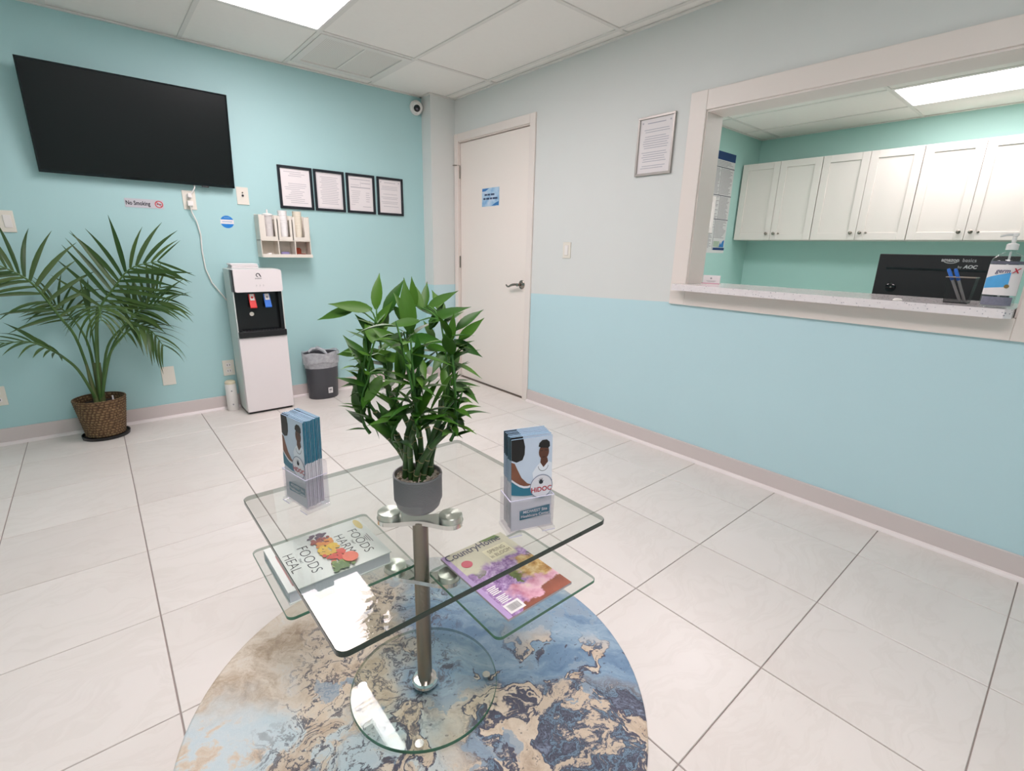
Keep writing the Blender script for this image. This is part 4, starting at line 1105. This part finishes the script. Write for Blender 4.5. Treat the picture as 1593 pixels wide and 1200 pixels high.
# ------------------------------------------------------------------ brochures in acrylic holders
m_acry = glass('clear_acrylic', (.955, .95, .965, 1), 1.45)
m_tealp = M('teal_print', rgb(40, 112, 136), .35, var=.12, scale=40); m_tealpale = M('pale_teal_print', rgb(150, 180, 204), .35, var=.1, scale=30)
m_bro = M('brochure_white', rgb(222, 218, 224), .35, var=.01); m_broback = M('brochure_edge_white', rgb(214, 210, 216), .4, var=.08, scale=90)
m_photo = M('pale_photo_print', rgb(196, 206, 222), .3, var=.06, scale=25); m_hair = M('black_hair_print', rgb(30, 22, 22), .35, var=.2, scale=60)
m_skin = M('brown_skin_print', rgb(126, 78, 58), .35, var=.15, scale=50); m_skin2 = M('dark_skin_print', rgb(92, 54, 40), .35, var=.1, scale=60)
m_coat = M('white_coat_print', rgb(226, 228, 236), .35, var=.05, scale=40); m_crim = M('crimson_print', rgb(176, 34, 52), .4)
m_ringp = M('grey_ring_print', rgb(120, 128, 150), .4)
BW, BH = .0985, .214
def brochure(fr, label, front, grp):
    o = fr @ Vector((BW / 2, 0, 0))
    t = thing('brochure', o, label, 'brochure', grp)
    b = MB(fr)
    b.box(0, BW, 0, BH * .52, -.0022, 0, 1); b.box(0, BW, BH * .52, BH, -.0022, 0, 0)
    b.box(0.0005, BW - .0005, BH, BH + .0006, -.0021, -.0001, 2)
    b.build('folded_sheet', [m_tealp, m_broback, m_tealpale], parent=t)
    if not front:
        MB(fr).rect(0, BW, BH * .52, BH, z=.0002).build('cover_print', m_photo, parent=t)
        MB(fr).rect(0, .03, BH * .76, BH, z=.0004).build('hair_print', m_hair, parent=t)
        return t
    z = .0003
    MB(fr).rect(0, BW, 0, BH, z=z).build('cover', m_bro, parent=t)
    MB(fr).rect(.0005, BW - .0005, BH * .42, BH - .0005, z=z * 2).build('photo_print', m_photo, parent=t)
    h = MB(fr)      # patient seen from behind at the left of the photo
    h.poly([(.0, .214), (.028, .214), (.032, .196), (.031, .178), (.026, .166), (.012, .162), (0, .168)], z=z * 3)
    h.build('patient_hair_print', m_hair, parent=t)
    h = MB(fr)      # doctor's hair
    h.poly([(.064, .192), (.066, .200), (.073, .206), (.084, .206), (.091, .200), (.092, .190), (.088, .186), (.07, .189)], z=z * 4)
    h.build('doctor_hair_print', m_hair, parent=t)
    MB(fr).poly([(0, .164), (.008, .160), (.014, .146), (.024, .125), (.038, .110), (.052, .104), (.05, .096), (.030, .096), (.012, .108), (0, .122)], z=z * 3).build('arm_print', m_skin, parent=t)
    MB(fr).poly([(.050, .132), (.060, .146), (.070, .155), (.077, .150), (.086, .156), (.0975, .150), (.0975, .104), (.055, .104)], z=z * 3).build('coat_print', m_coat, parent=t)
    MB(fr).disc(.0775, .178, .0125, z=z * 3.5, ry=.017, n=20).poly([(.070, .164), (.086, .164), (.088, .154), (.077, .142), (.069, .154)], z=z * 3.3).build('face_print', m_skin2, parent=t)
    MB(fr).poly([(.0685, .182), (.0745, .183), (.0745, .1815), (.0685, .1808)], z=z * 4.2).poly([(.0795, .183), (.0865, .182), (.0865, .1808), (.0795, .1815)], z=z * 4.2).poly([(.073, .167), (.0815, .167), (.080, .1655), (.0745, .1655)], z=z * 4.2).build('face_features_print', m_hair, parent=t)
    MB(fr).ring(.076, .146, .0115, .0125, z=z * 4.5, a0=math.pi, a1=2 * math.pi, n=14).build('stethoscope_print', m_ink, parent=t)
    # teal swoosh
    top = [(x_, .120 - .020 * math.sin(math.pi * min(1, x_ / .07)) * .9 - .10 * x_) for x_ in [BW * i / 10 for i in range(11)]]
    bot = [(x_, .088 - .008 * math.sin(math.pi * x_ / BW)) for x_ in [BW * i / 10 for i in range(11)]]
    MB(fr).poly([(a, b_ + .004) for a, b_ in bot] + [(a, b_ + .005) for a, b_ in top[::-1]], z=z * 5).build('white_swoosh', m_bro, parent=t)
    MB(fr).poly(bot + top[::-1], z=z * 6).build('teal_swoosh', m_tealp, parent=t)
    lg = MB(fr).disc(.072, .098, .0275, z=z * 7, n=36).build('logo_disc', m_bro, parent=t)
    MB(fr).ring(.072, .098, .0262, .028, z=z * 7.5, n=36).build('logo_ring', m_ringp, parent=lg)
    MB(fr).text('HiDOC', .0158, .072, .086, z=z * 8, align='CENTER', bold=.0004).build('lettering', m_crim, parent=lg)
    hnd = MB(fr).disc(.071, .108, .0052, z=z * 8, ry=.0045, n=14)
    for a, L in ((2.5, .009), (2.0, .012), (1.6, .0125), (1.2, .012), (.5, .009)):
        dx, dy = math.cos(a), math.sin(a)
        hnd.poly([(.071 + dx * .003 - dy * .0013, .108 + dy * .003 + dx * .0013), (.071 + dx * L, .108 + dy * L), (.071 + dx * .003 + dy * .0013, .108 + dy * .003 - dx * .0013)], z=z * 8)
    hnd.build('hand_emblem', m_ink, parent=lg)
    bn = MB(fr).poly([(.020, .024), (.094, .028), (.094, .050), (.020, .046)], z=z * 6).build('banner_print', m_tealp, parent=t)
    MB(fr).text('MIDWEST Site', .0098, .058, .0385, z=z * 7, align='CENTER', bold=.0002).text('Healthcare Center', .0092, .058, .0285, z=z * 7, align='CENTER', bold=.0002).build('lettering', m_bro, parent=bn)
    return t
def holder(o, ang, n, pitch, lean, side, rise):
    u = Vector((math.cos(ang), math.sin(ang), 0)); nrm = Vector((u.y, -u.x, 0))     # nrm faces out of the pocket front
    dep = n * pitch + .012
    fr = frame(o, u, (0, 0, 1), nrm)
    t = thing('brochure_holder', fr @ Vector((BW / 2, 0, -dep / 2)), 'clear acrylic brochure holder on the glass table, %s' % side, 'brochure holder', 'acrylic brochure holders')
    w, e, ht = BW, .0022, .086
    b = MB(fr)
    b.box(-.005, w + .005, .008, ht, -e, 0); b.build('front_plate', m_acry, parent=t, bevel=.0008, seg=1)
    MB(fr).box(-.005, w + .005, .008, .12, -dep - e, -dep).build('back_plate', m_acry, parent=t, bevel=.0008, seg=1)
    for a in (-.005, w + .005 - e): MB(fr).box(a, a + e, .008, ht, -dep, -e).build('side_plate', m_acry, parent=t)
    MB(fr).box(-.005 + e, w + .005 - e, .008, .0102, -dep, -e).build('floor_plate', m_acry, parent=t)
    m_rim = M('acrylic_edge', rgb(206, 204, 222), .15, var=.02)
    rim = MB(fr); rim.box(-.005, w + .005, ht, ht + .0012, -e, 0); rim.box(-.005, -.005 + e, ht, ht + .0012, -dep, -e); rim.box(w + .005 - e, w + .005, ht, ht + .0012, -dep, -e)
    rim.build('rim', m_rim, parent=t)
    for a in (0.008, w - .008):
        MB(fr).prism(rrect(a - .016, a + .016, .0, .009, .003, 3), -dep, .004).build('foot', m_acry, parent=t)
    fe = MB(fr)
    for a in (0.008, w - .008): fe.box(a - .016, a + .016, .0002, .0024, .004, .0046)
    fe.build('foot_edge', m_rim, parent=t)
    vl = (Vector((0, 0, 1)) - nrm * lean).normalized(); nl = (nrm + Vector((0, 0, lean))).normalized()
    rnd = random.Random(n)
    for k in range(n):
        p = fr @ Vector((rnd.uniform(-.0012, .0012) if k else 0, .0115 + (rnd.uniform(0, .003) if k else 0) + rise * k, -.0032 - k * pitch))
        f2 = frame(p, u, vl, nl)
        brochure(f2, ('front HiDOC brochure with a doctor photo in the holder %s' % side) if k == 0 else ('teal topped brochure packed behind the front one in the holder %s' % side), k == 0, 'brochures in the holder %s' % side)
holder((-2.2605, 1.343, .5602), math.atan2(-.097, .019), 13, .0034, .03, 'left of the bamboo', .0002)
holder((-1.921, .872, .5602), math.atan2(-.030, .093), 8, .0058, .05, 'right of the bamboo', .0006)

# ------------------------------------------------------------------ book on the left shelf
bk = thing('book', (-2.19, 1.28, .3852), 'thick pale book about foods lying on the left glass shelf', 'book')
fb = frame((-2.318, 1.386, .3852), (0, -1, 0), (1, 0, 0), (0, 0, 1))   # text runs towards -y, page top towards +x
BKW, BKH, BKT = .208, .253, .033
m_cov = M('pale_grey_cover', rgb(224, 226, 222), .3, var=.01)
MB(fb).box(.003, BKW - .003, .003, BKH - .003, .002, BKT - .002).build('pages', M('page_block', rgb(206, 206, 212), .7, var=.05, scale=120), parent=bk)
c = MB(fb); c.box(0, BKW, 0, BKH, BKT - .002, BKT); c.box(0, BKW, 0, BKH, 0, .002); c.box(0, .003, 0, BKH, .002, BKT - .002)
c.build('cover', m_cov, parent=bk)
z = BKT + .0004
tx = MB(fb)
tx.text('FOODS', .036, .046, .200, z=z, sx=1.06, bold=-.0005); tx.text('HARM', .036, .050, .161, z=z, sx=1.02, bold=-.0005)
tx.text('FOODS', .038, .046, .066, z=z, sx=1.02, bold=-.0005); tx.text('HEAL', .036, .058, .028, z=z, sx=1.04, bold=-.0005)
tx.text('THAT', .009, .095, .190, z=z); tx.text('THAT', .009, .095, .056, z=z)
tx.build('title_lettering', m_ink, parent=bk)
sub = MB(fb)
for q in range(26): sub.rect(.048 + q * .0055, .052 + q * .0055, .015, .0185, z=z)
sub.build('subtitle_print', M('subtitle_red', rgb(170, 60, 66), .6), parent=bk)
gs = MB(fb)
for q in range(3): gs.rect(.09 + .004 * q, .135 - .006 * q, .236 - .005 * q, .2385 - .005 * q, z=z)
gs.build('author_print', m_greyink, parent=bk)
MB(fb).disc(.032, .238, .028, z=z, ry=.009, n=20).build('yellow_blot', M('yellow_print', rgb(216, 196, 128), .5, var=.1), parent=bk)
rnd = random.Random(8)
fruit = [(.022, .0, rgb(88, 64, 84)), (.045, .0, rgb(150, 66, 52)), (.062, .0, rgb(222, 140, 58)), (.085, .0, rgb(226, 186, 58)), (.108, .0, rgb(214, 168, 60)), (.13, .0, rgb(206, 72, 54)), (.152, .0, rgb(206, 66, 50)), (.172, .0, rgb(120, 142, 70)), (.186, .0, rgb(86, 116, 56))]
for k, (xx, _, cc) in enumerate(fruit):
    m_f = M('fruit_print_%d' % k, cc, .4, var=.3, scale=60); mb = MB(fb)
    for q in range(18):
        mb.disc(xx + rnd.uniform(-.012, .012) + .006, .132 + .06 * (xx - .1) + rnd.uniform(-.024, .022), rnd.uniform(.004, .0085), z=z + .00004 * (k * 18 + q), ry=rnd.uniform(.004, .0075), n=12)
    mb.build('food_photo_print', m_f, parent=bk)
ts = MB(fb).disc(.172, .160, .022, z=z + .0075, ry=.019, n=24).build('tomato_print', M('tomato_print', rgb(226, 110, 84), .4, var=.15, scale=90), parent=bk)

# ------------------------------------------------------------------ magazine on the right shelf
mg = thing('magazine', (-1.86, .966, .3852), 'glossy lifestyle magazine with lilac flowers on the right glass shelf', 'magazine')
fm = frame((-1.961, .828, .3852), (1, 0, 0), (0, 1, 0), (0, 0, 1))
MW, MH, MT = .202, .279, .006
def cover():
    t = NT('magazine_cover_photo'); o = t.obj(); x, y, z_ = t.sep(o)   # origin at the middle of the magazine
    n1 = t.noise(o, 16.0, 4.0, .6)
    yy = t.math('ADD', y, t.math('MULTIPLY', t.math('SUBTRACT', n1, .5), .12))
    xx = t.math('ADD', x, t.math('MULTIPLY', t.math('SUBTRACT', t.noise(o, 13.0, 3.0), .5), .12))
    wall = t.mix(t.noise(o, 9.0), rgb(196, 188, 168), rgb(226, 218, 196))
    lil = t.ramp(t.noise(o, 70.0, 4.0, .7), [(.3, rgb(112, 78, 128)), (.5, rgb(170, 136, 184)), (.68, rgb(212, 188, 220))])
    gr = t.ramp(t.noise(o, 30.0, 3.0), [(.4, rgb(70, 84, 48)), (.7, rgb(126, 138, 88))])
    wick = t.ramp(t.noise(o, 45.0, 3.0), [(.3, rgb(150, 104, 62)), (.5, rgb(206, 166, 106)), (.7, rgb(238, 218, 170))])
    pnk = t.ramp(t.noise(o, 24.0, 3.0), [(.3, rgb(196, 120, 140)), (.55, rgb(232, 184, 200)), (.75, rgb(240, 226, 200))])
    tray = t.mix(t.noise(o, 20.0), rgb(96, 62, 54), rgb(186, 112, 92))
    c = t.mix(t.ss(yy, .055, .035), wall, lil)
    c = t.mix(t.math('MULTIPLY', t.ss(n1, .56, .6), t.ss(yy, .06, .02)), c, gr)
    c = t.mix(t.math('MULTIPLY', t.ss(xx, .03, .05), t.ss(yy, .03, .01)), c, wick)
    c = t.mix(t.math('MULTIPLY', t.ss(yy, -.055, -.07), t.ss(xx, -.06, -.03)), c, pnk)
    c = t.mix(t.ss(t.math('SUBTRACT', yy, t.math('MULTIPLY', xx, .25)), -.116, -.126), c, tray)
    t.bsdf(c, .18)
    return t.mat
MB(fm).box(0, MW, 0, MH, 0, MT - .0005).build('pages', M('magazine_pages', rgb(190, 176, 180), .6, var=.1, scale=90), parent=mg)
MB(fm).box(0, MW, 0, MH, MT - .0005, MT).build('cover', cover(), parent=mg)
z = MT + .0003
MB(fm).box(-.0005, .013, 0, MH, MT, MT + .0002).build('lilac_strip', M('lilac_print', rgb(186, 158, 204), .25, var=.03), parent=mg)
MB(fm).poly([(.118, .279), (.178, .279), (.186, .262), (.168, .258), (.150, .264)], z=z * 1.0 + .0001).build('leaf_print', M('leaf_green_print', rgb(112, 136, 76), .4, var=.2, scale=60), parent=mg)
MB(fm).text('CountryHome', .037, .005, .2515, z=z + .0004, sx=.80, bold=.0002).build('title_lettering', M('indigo_ink', rgb(62, 56, 92), .5), parent=mg)
bxp = MB(fm).rect(.102, .178, .188, .236, z=z + .0001).build('headline_panel', M('cream_print', rgb(226, 216, 186), .4, var=.05), parent=mg)
MB(fm).text('SPRING', .02, .14, .215, z=z + .0005, align='CENTER', sx=.85).text('in BLOOM', .019, .14, .195, z=z + .0005, align='CENTER', sx=.8).build('lettering', M('taupe_ink', rgb(122, 108, 88), .5), parent=bxp)
MB(fm).disc(.040, .216, .015, z=z + .0003, n=24).build('red_seal', M('pink_red_print', rgb(206, 92, 110), .4, var=.08, scale=120), parent=mg)
tl_ = MB(fm)
for q in range(5): tl_.rect(.020, .046 - .004 * (q % 2), .104 - q * .006, .1075 - q * .006, z=z + .0003)
for q in range(5): tl_.rect(.020, .048 - .005 * (q % 2), .068 - q * .0055, .0712 - q * .0055, z=z + .0003)
tl_.build('cover_lines', m_paper, parent=mg)
bc = MB(fm).rect(.015, .060, .008, .040, z=z + .0004).build('barcode_label', m_paper, parent=mg)
s_ = MB(fm); rnd = random.Random(4); x_ = .021
while x_ < .054:
    w_ = rnd.choice((.0006, .001, .0016)); s_.rect(x_, x_ + w_, .014, .034, z=z + .0007); x_ += w_ + rnd.choice((.0007, .0012))
s_.build('barcode_bars', M('grey_bars', rgb(120, 118, 120), .6), parent=bc)

# ------------------------------------------------------------------ office cabinets
m_cab = M('white_cabinet', rgb(214, 211, 203), .35, var=.01); m_knob = M('steel_knob', rgb(140, 134, 124), .3, 1.0)
CYL = [2.815, 2.062, 1.311, .560]
clab = ['leftmost white wall cabinet with two doors in the office corner', 'middle white wall cabinet with two doors in the office', 'rightmost white wall cabinet with two doors under the office light']
for q in range(3):
    y1, y0 = CYL[q] - .001, CYL[q + 1] + .001
    cb = thing('wall_cabinet', (3.02, (y0 + y1) / 2, 1.33), clab[q], 'cabinet', 'white wall cabinets in the office')
    MB().box(2.856, XO, y0, y1, 1.33, 2.082).build('body', m_cab, parent=cb)
    ym = (y0 + y1) / 2
    for k, (a, b_) in enumerate(((ym + .0015, y1 - .002), (y0 + .002, ym - .0015))):
        d = MB(); s = .062; z0, z1 = 1.333, 2.079
        d.box(2.834, 2.855, a, a + s, z0, z1); d.box(2.834, 2.855, b_ - s, b_, z0, z1); d.box(2.834, 2.855, a + s, b_ - s, z0, z0 + s); d.box(2.834, 2.855, a + s, b_ - s, z1 - s, z1)
        dr = d.build('door', m_cab, parent=cb, bevel=.0015, seg=1); ORIG[dr] = ORIG[cb]
        MB().box(2.844, 2.853, a + s - .001, b_ - s + .001, z0 + s - .001, z1 - s + .001).build('panel', m_cab, parent=dr)
        ky = a + .035 if k == 0 else b_ - .035
        MB(frame((2.834, ky, 1.395), (0, -1, 0), (0, 0, 1), (-1, 0, 0))).lathe([(.008, 0), (.007, .012), (.015, .018), (.015, .024), (.009, .028)], n=20).build('knob', m_knob, parent=dr, smooth=40)
        if k == 1:
            MB(frame((2.834, b_ - .078, 1.395), (0, -1, 0), (0, 0, 1), (-1, 0, 0))).lathe([(.009, 0), (.009, .006), (.006, .008)], n=16).build('lock', m_knob, parent=dr, smooth=40)

# office poster, white frame
po = thing('office_poster', (2.46, YO, 1.2), 'tall labour notice poster with dark blue header on the office side wall', 'poster')
fr = frame((2.16, YO, 1.19), (1, 0, 0), (0, 0, 1), (0, -1, 0))
PW, PH = .52, .965
MB(fr).rect(0, PW, 0, PH, z=.002).build('sheet', M('poster_paper', rgb(206, 208, 206), .5, var=.03, scale=30), parent=po)
MB(fr).rect(0, PW, PH - .075, PH, z=.0026).rect(.28, PW, .03, .055, z=.0026).build('header_print', M('navy_print', rgb(32, 58, 108), .4), parent=po)
ln = MB(fr)
for y_ in (.82, .56, .33): ln.rect(0, PW, y_, y_ + .008, z=.003)
for x_, a, b_ in ((.26, .56, .82), (.12, .56, .82), (.30, .33, .56), (.26, .03, .33)): ln.rect(x_, x_ + .006, a, b_, z=.003)
ln.build('rule_lines', M('dark_rule', rgb(78, 82, 92), .5), parent=po)
tx = MB(fr); rnd = random.Random(9)
for (a, b_, y0, y1) in ((.015, .50, .83, .88), (.015, .11, .57, .81), (.135, .25, .57, .81), (.275, .50, .57, .81), (.015, .29, .34, .55), (.315, .50, .34, .55), (.015, .25, .05, .32), (.275, .50, .14, .32)):
    y_ = y1
    while y_ > y0 + .006:
        tx.rect(a, b_ - rnd.uniform(0, (b_ - a) * .3), y_ - .005, y_, z=.003); y_ -= .0125
tx.build('printed_text', m_greyink, parent=po)
MB(fr).rect(.28, .40, .062, .12, z=.003).build('picture_print', M('sage_print', rgb(158, 176, 156), .5, var=.2, scale=40), parent=po)
MB(fr).poly([(.40, .06), (.42, .115), (.44, .085), (.46, .12), (.50, .135), (.50, .06)], z=.003).build('picture_print', m_bcorner, parent=po)
framed((1.96, YO - .003, 1.385), (1, 0, 0), (0, -1, 0), .40, .35, .052, m_plastic, 'white picture frame hung over the office poster', 6)

# ------------------------------------------------------------------ desk, monitor and small things at the counter
dk = thing('office_desk', (.70, .75, 0), 'plain desk inside the office carrying the black monitor', 'desk')
m_desk = M('grey_desk', rgb(150, 148, 148), .5)
MB().box(.32, 1.02, -.2, 1.6, .73, .76).build('desk_top', m_desk, parent=dk, bevel=.003)
for a in (.36, .98):
    for b_ in (-.16, 1.56): MB().box(a - .02, a + .02, b_ - .02, b_ + .02, 0, .73).build('leg', m_desk, parent=dk)
mo = thing('monitor', (.62, .65, .76), 'black computer monitor seen from behind beyond the reception counter', 'monitor')
fmn = frame((.585, .915, .90), (0, -1, 0), (0, 0, 1), (-1, 0, 0))
MWD, MHT = .515, .30
MB(fmn).box(0, MWD, 0, MHT, -.03, 0).build('back_shell', M('matte_black_shell', rgb(24, 25, 27), .5, var=.04, scale=40), parent=mo, bevel=.004)
MB(fmn).box(.04, MWD - .06, .225, .235, -.001, .002).build('vent_slot', m_lens, parent=mo)
MB(fmn).lathe([(.022, .0), (.022, .005), (.015, .008)], .075, .135, 24).build('rear_button', m_lens, parent=mo, smooth=40)
MB(fmn).lathe([(.005, .008), (.004, .010)], .077, .137, 12).build('modelled_glint', m_nickel, parent=mo, smooth=40)  # tiny metal disc modelled in place of a glint on the button
m_lab = M('pale_logo_print', rgb(196, 198, 198), .5)
lb = MB(fmn).text('amazon', .0235, .250, .270, z=.0006, bold=.0006, sx=.9).text('basics', .0235, .3265, .270, z=.0006, sx=.9)
arc = [(.285 + .027 * math.cos(a), .273 + .012 * math.sin(a)) for a in [math.pi * (1.12 + .78 * i / 10) for i in range(11)]]
lb.poly(arc + [(p[0], p[1] + .003) for p in arc[::-1]], z=.0006)
lb.text('by', .016, .315, .241, z=.0006).text('AOC', .021, .336, .241, z=.0006, bold=.001, shear=.2)
lb.build('logo_lettering', m_lab, parent=mo)
MB(fmn).box(.22, .29, -.12, .12, -.045, -.03).build('stand_neck', m_black, parent=mo)
MB(fmn).box(.15, .36, -.14, -.125, -.12, .06).build('stand_base', m_black, parent=mo, bevel=.004)

# pen cup with two pens
def meshmat():
    t = NT('fine_wire_mesh'); tr = t.n('ShaderNodeBsdfTransparent')
    pb = t.n('ShaderNodeBsdfPrincipled'); pb.inputs['Base Color'].default_value = rgb(26, 26, 28); pb.inputs['Roughness'].default_value = .45
    mx = t.n('ShaderNodeMixShader'); o = t.obj(); x, y, z_ = t.sep(o)
    wv = t.math('ADD', t.math('MULTIPLY', t.math('SINE', t.math('MULTIPLY', z_, 2400.0)), .1), t.math('MULTIPLY', t.noise(o, 40.0), .08))
    t.put(mx.inputs[0], t.math('ADD', wv, .42)); t.l(tr.outputs[0], mx.inputs[1]); t.l(pb.outputs[0], mx.inputs[2]); t.l(mx.outputs[0], t.out.inputs[0])
    return t.mat
pc = thing('pen_cup', (.075, .503, 1.014), 'black wire mesh pen cup on the counter beside the sanitizer bottle', 'pen cup')
m_mesh = meshmat()
q = .044; ring_ = [(.075 - q, .503 - q), (.075 + q, .503 - q), (.075 + q, .503 + q), (.075 - q, .503 + q)]
mb = MB(); k = .036
mb.add([(.075 + s1 * (k if z < 1.05 else q), .503 + s2 * (k if z < 1.05 else q), z) for z in (1.0155, 1.112) for s1, s2 in ((-1, -1), (1, -1), (1, 1), (-1, 1))], [(0, 1, 5, 4), (1, 2, 6, 5), (2, 3, 7, 6), (3, 0, 4, 7)])
mb.build('mesh_wall', m_mesh, parent=pc)
MB().box(.075 - k, .075 + k, .503 - k, .503 + k, 1.0142, 1.018).build('bottom', m_black, parent=pc)
MB().tube([(.075 + s1 * q, .503 + s2 * q, 1.113) for s1, s2 in ((-1, -1), (1, -1), (1, 1), (-1, 1), (-1, -1))], .002, 6).build('rim', m_nickel, parent=pc)
m_barrel = M('silver_pen_barrel', rgb(214, 212, 210), .35, .3)
for (b0, t0, lb) in (((.055, .490, 1.0185), (.05, .534, 1.112), 'leftmost blue capped silver pen in the mesh cup'), ((.068, .478, 1.0185), (.06, .516, 1.112), 'rightmost blue capped silver pen in the mesh cup')):
    b0 = Vector(b0); t0 = Vector(t0); d = (t0 - b0).normalized()
    pn = thing('pen', b0, lb, 'pen', 'pens in the mesh cup')
    MB().tube([b0, b0 + d * .004, t0], [.003, .005, .005], 10).build('barrel', m_barrel, parent=pn, smooth=50)
    MB().tube([t0 - d * .012, t0 + d * .03, t0 + d * .036], [.0062, .0062, .004], 10).build('cap', m_blue, parent=pn, smooth=50)

# sanitizer bottle
bt = thing('sanitizer_bottle', (-.045, .378, 1.014), 'clear pump bottle of hand sanitizer at the right end of the counter', 'bottle')
bxx, byy = -.045, .378
m_pet = glass('clear_bottle_plastic', (.92, .94, .94, 1), 1.55)
prof = [(.038, 1.0145), (.044, 1.018), (.046, 1.03), (.0455, 1.17), (.042, 1.186), (.032, 1.199), (.018, 1.207), (.0135, 1.21), (.0135, 1.217)]
MB().lathe(prof, bxx, byy, 36, sx=.72).build('bottle_body', m_pet, parent=bt, smooth=50)
gel = [(r * .93, z + .0016) for r, z in prof[:5]] + [(.036, 1.186)]
MB().lathe(gel[:4] + [(.042, 1.178)], bxx, byy, 30, sx=.72).build('gel', glass('clear_gel', (.94, .96, .965, 1), 1.36), parent=bt, smooth=50)
m_pump = M('clear_white_pump', rgb(226, 226, 224), .3)
MB().lathe([(.0165, 1.217), (.0165, 1.236), (.012, 1.238), (.006, 1.24), (.006, 1.262), (.009, 1.264), (.009, 1.272), (.004, 1.274)], bxx, byy, 24).build('pump', m_pump, parent=bt, smooth=40)
MB().tube([(bxx, byy, 1.268), (bxx - .01, byy + .02, 1.268), (bxx - .015, byy + .036, 1.262)], [.005, .0045, .0035], 8).build('nozzle', m_pump, parent=bt, smooth=50)
MB().tube([(bxx, byy, 1.21), (bxx + .004, byy, 1.03)], .003, 8).build('dip_tube', m_pump, parent=bt, smooth=50)
def curved_label(a0, a1, z0, z1, mat_, nm, off=.0006, parent=bt, shape=None):
    vs = []; fs = []; n = 14
    for i in range(n + 1):
        a = a0 + (a1 - a0) * i / n; r = .0462 + off
        lo, hi = (z0, z1) if shape is None else shape(i / n)
        for z in (lo, hi): vs.append((bxx + r * .72 * math.cos(a), byy + r * math.sin(a), z))
    fs = [(2 * i, 2 * i + 1, 2 * i + 3, 2 * i + 2) for i in range(n)]
    return MB().add(vs, fs).build(nm, mat_, parent=parent, smooth=60)
A0, A1 = math.pi * .62, math.pi * 1.42       # label wraps the side facing the waiting room
lab = curved_label(A0, A1, 1.060, 1.166, m_paper, 'label')
curved_label(A0 + .05, A1 - .9, 0, 0, M('sky_blue_print', rgb(86, 168, 224), .4, var=.12, scale=60), 'blue_print', .001, lab, lambda s: (1.082 + .008 * s, 1.118 + .022 * s))
curved_label(A0 + .02, A1 - .02, 1.168, 1.178, M('grey_band_print', rgb(96, 96, 110), .5, var=.25, scale=120), 'top_band_print', .0004, bt)
curved_label(A0 + .1, A1 - .3, 1.024, 1.054, M('back_label_grey', rgb(120, 120, 136), .5, var=.25, scale=120), 'back_label', .0002, bt)
am = math.pi * 1.03
fg = frame((bxx + .0485 * .72 * math.cos(am), byy + .0485 * math.sin(am), 1.138), (-math.sin(am) * -.72, math.cos(am), 0) if False else (.13, -.99, 0), (0, 0, 1), None)
g2 = MB(fg).text('germ', .021, -.026, 0, z=.002, shear=.25, sx=.85, bold=.0003); g2.build('lettering', M('indigo_print', rgb(72, 62, 104), .5), parent=lab)
MB(fg).text('X', .024, .016, 0, z=.002, shear=.25, bold=.0006).build('lettering', m_crim, parent=lab)
MB(fg).disc(.012, -.046, .0068, z=.003, n=18).build('gold_seal', M('gold_print', rgb(132, 108, 56), .4, var=.3, scale=300), parent=lab)

# business cards in a small white stand, counter puck
cs = thing('card_stand', (.075, 1.545, 1.014), 'small white stand of business cards at the left end of the counter', 'card holder')
fcs = frame((.07, 1.592, 1.0142), (.25, -1, 0), (0, 0, 1), None)
MB(fcs).box(0, .095, 0, .004, -.03, .012).build('base', m_plastic, parent=cs)
MB(fcs).box(0, .095, .004, .009, .008, .011).build('lip', M('pink_edge', rgb(206, 150, 168), .4), parent=cs)
for k in range(4):
    MB(fcs).box(.003, .092, .004, .05, -.004 - k * .004, -.0032 - k * .004).build('card', m_paper, parent=cs)
MB(fcs).disc(.046, .034, .005, z=-.0029, n=12).rect(.022, .072, .019, .021, z=-.0029).rect(.028, .066, .014, .0155, z=-.0029).build('card_print', m_greyink, parent=cs)
pk = MB().lathe([(.016, 0), (.016, .004), (.011, .008), (.003, .009)], n=24).build('counter_puck', m_plastic, smooth=40, at=(0, 0, 0))
pk.location = (-.06, .665, 1.0141); tag(pk, 'tiny white dome shaped button on the front of the counter ledge', 'button')
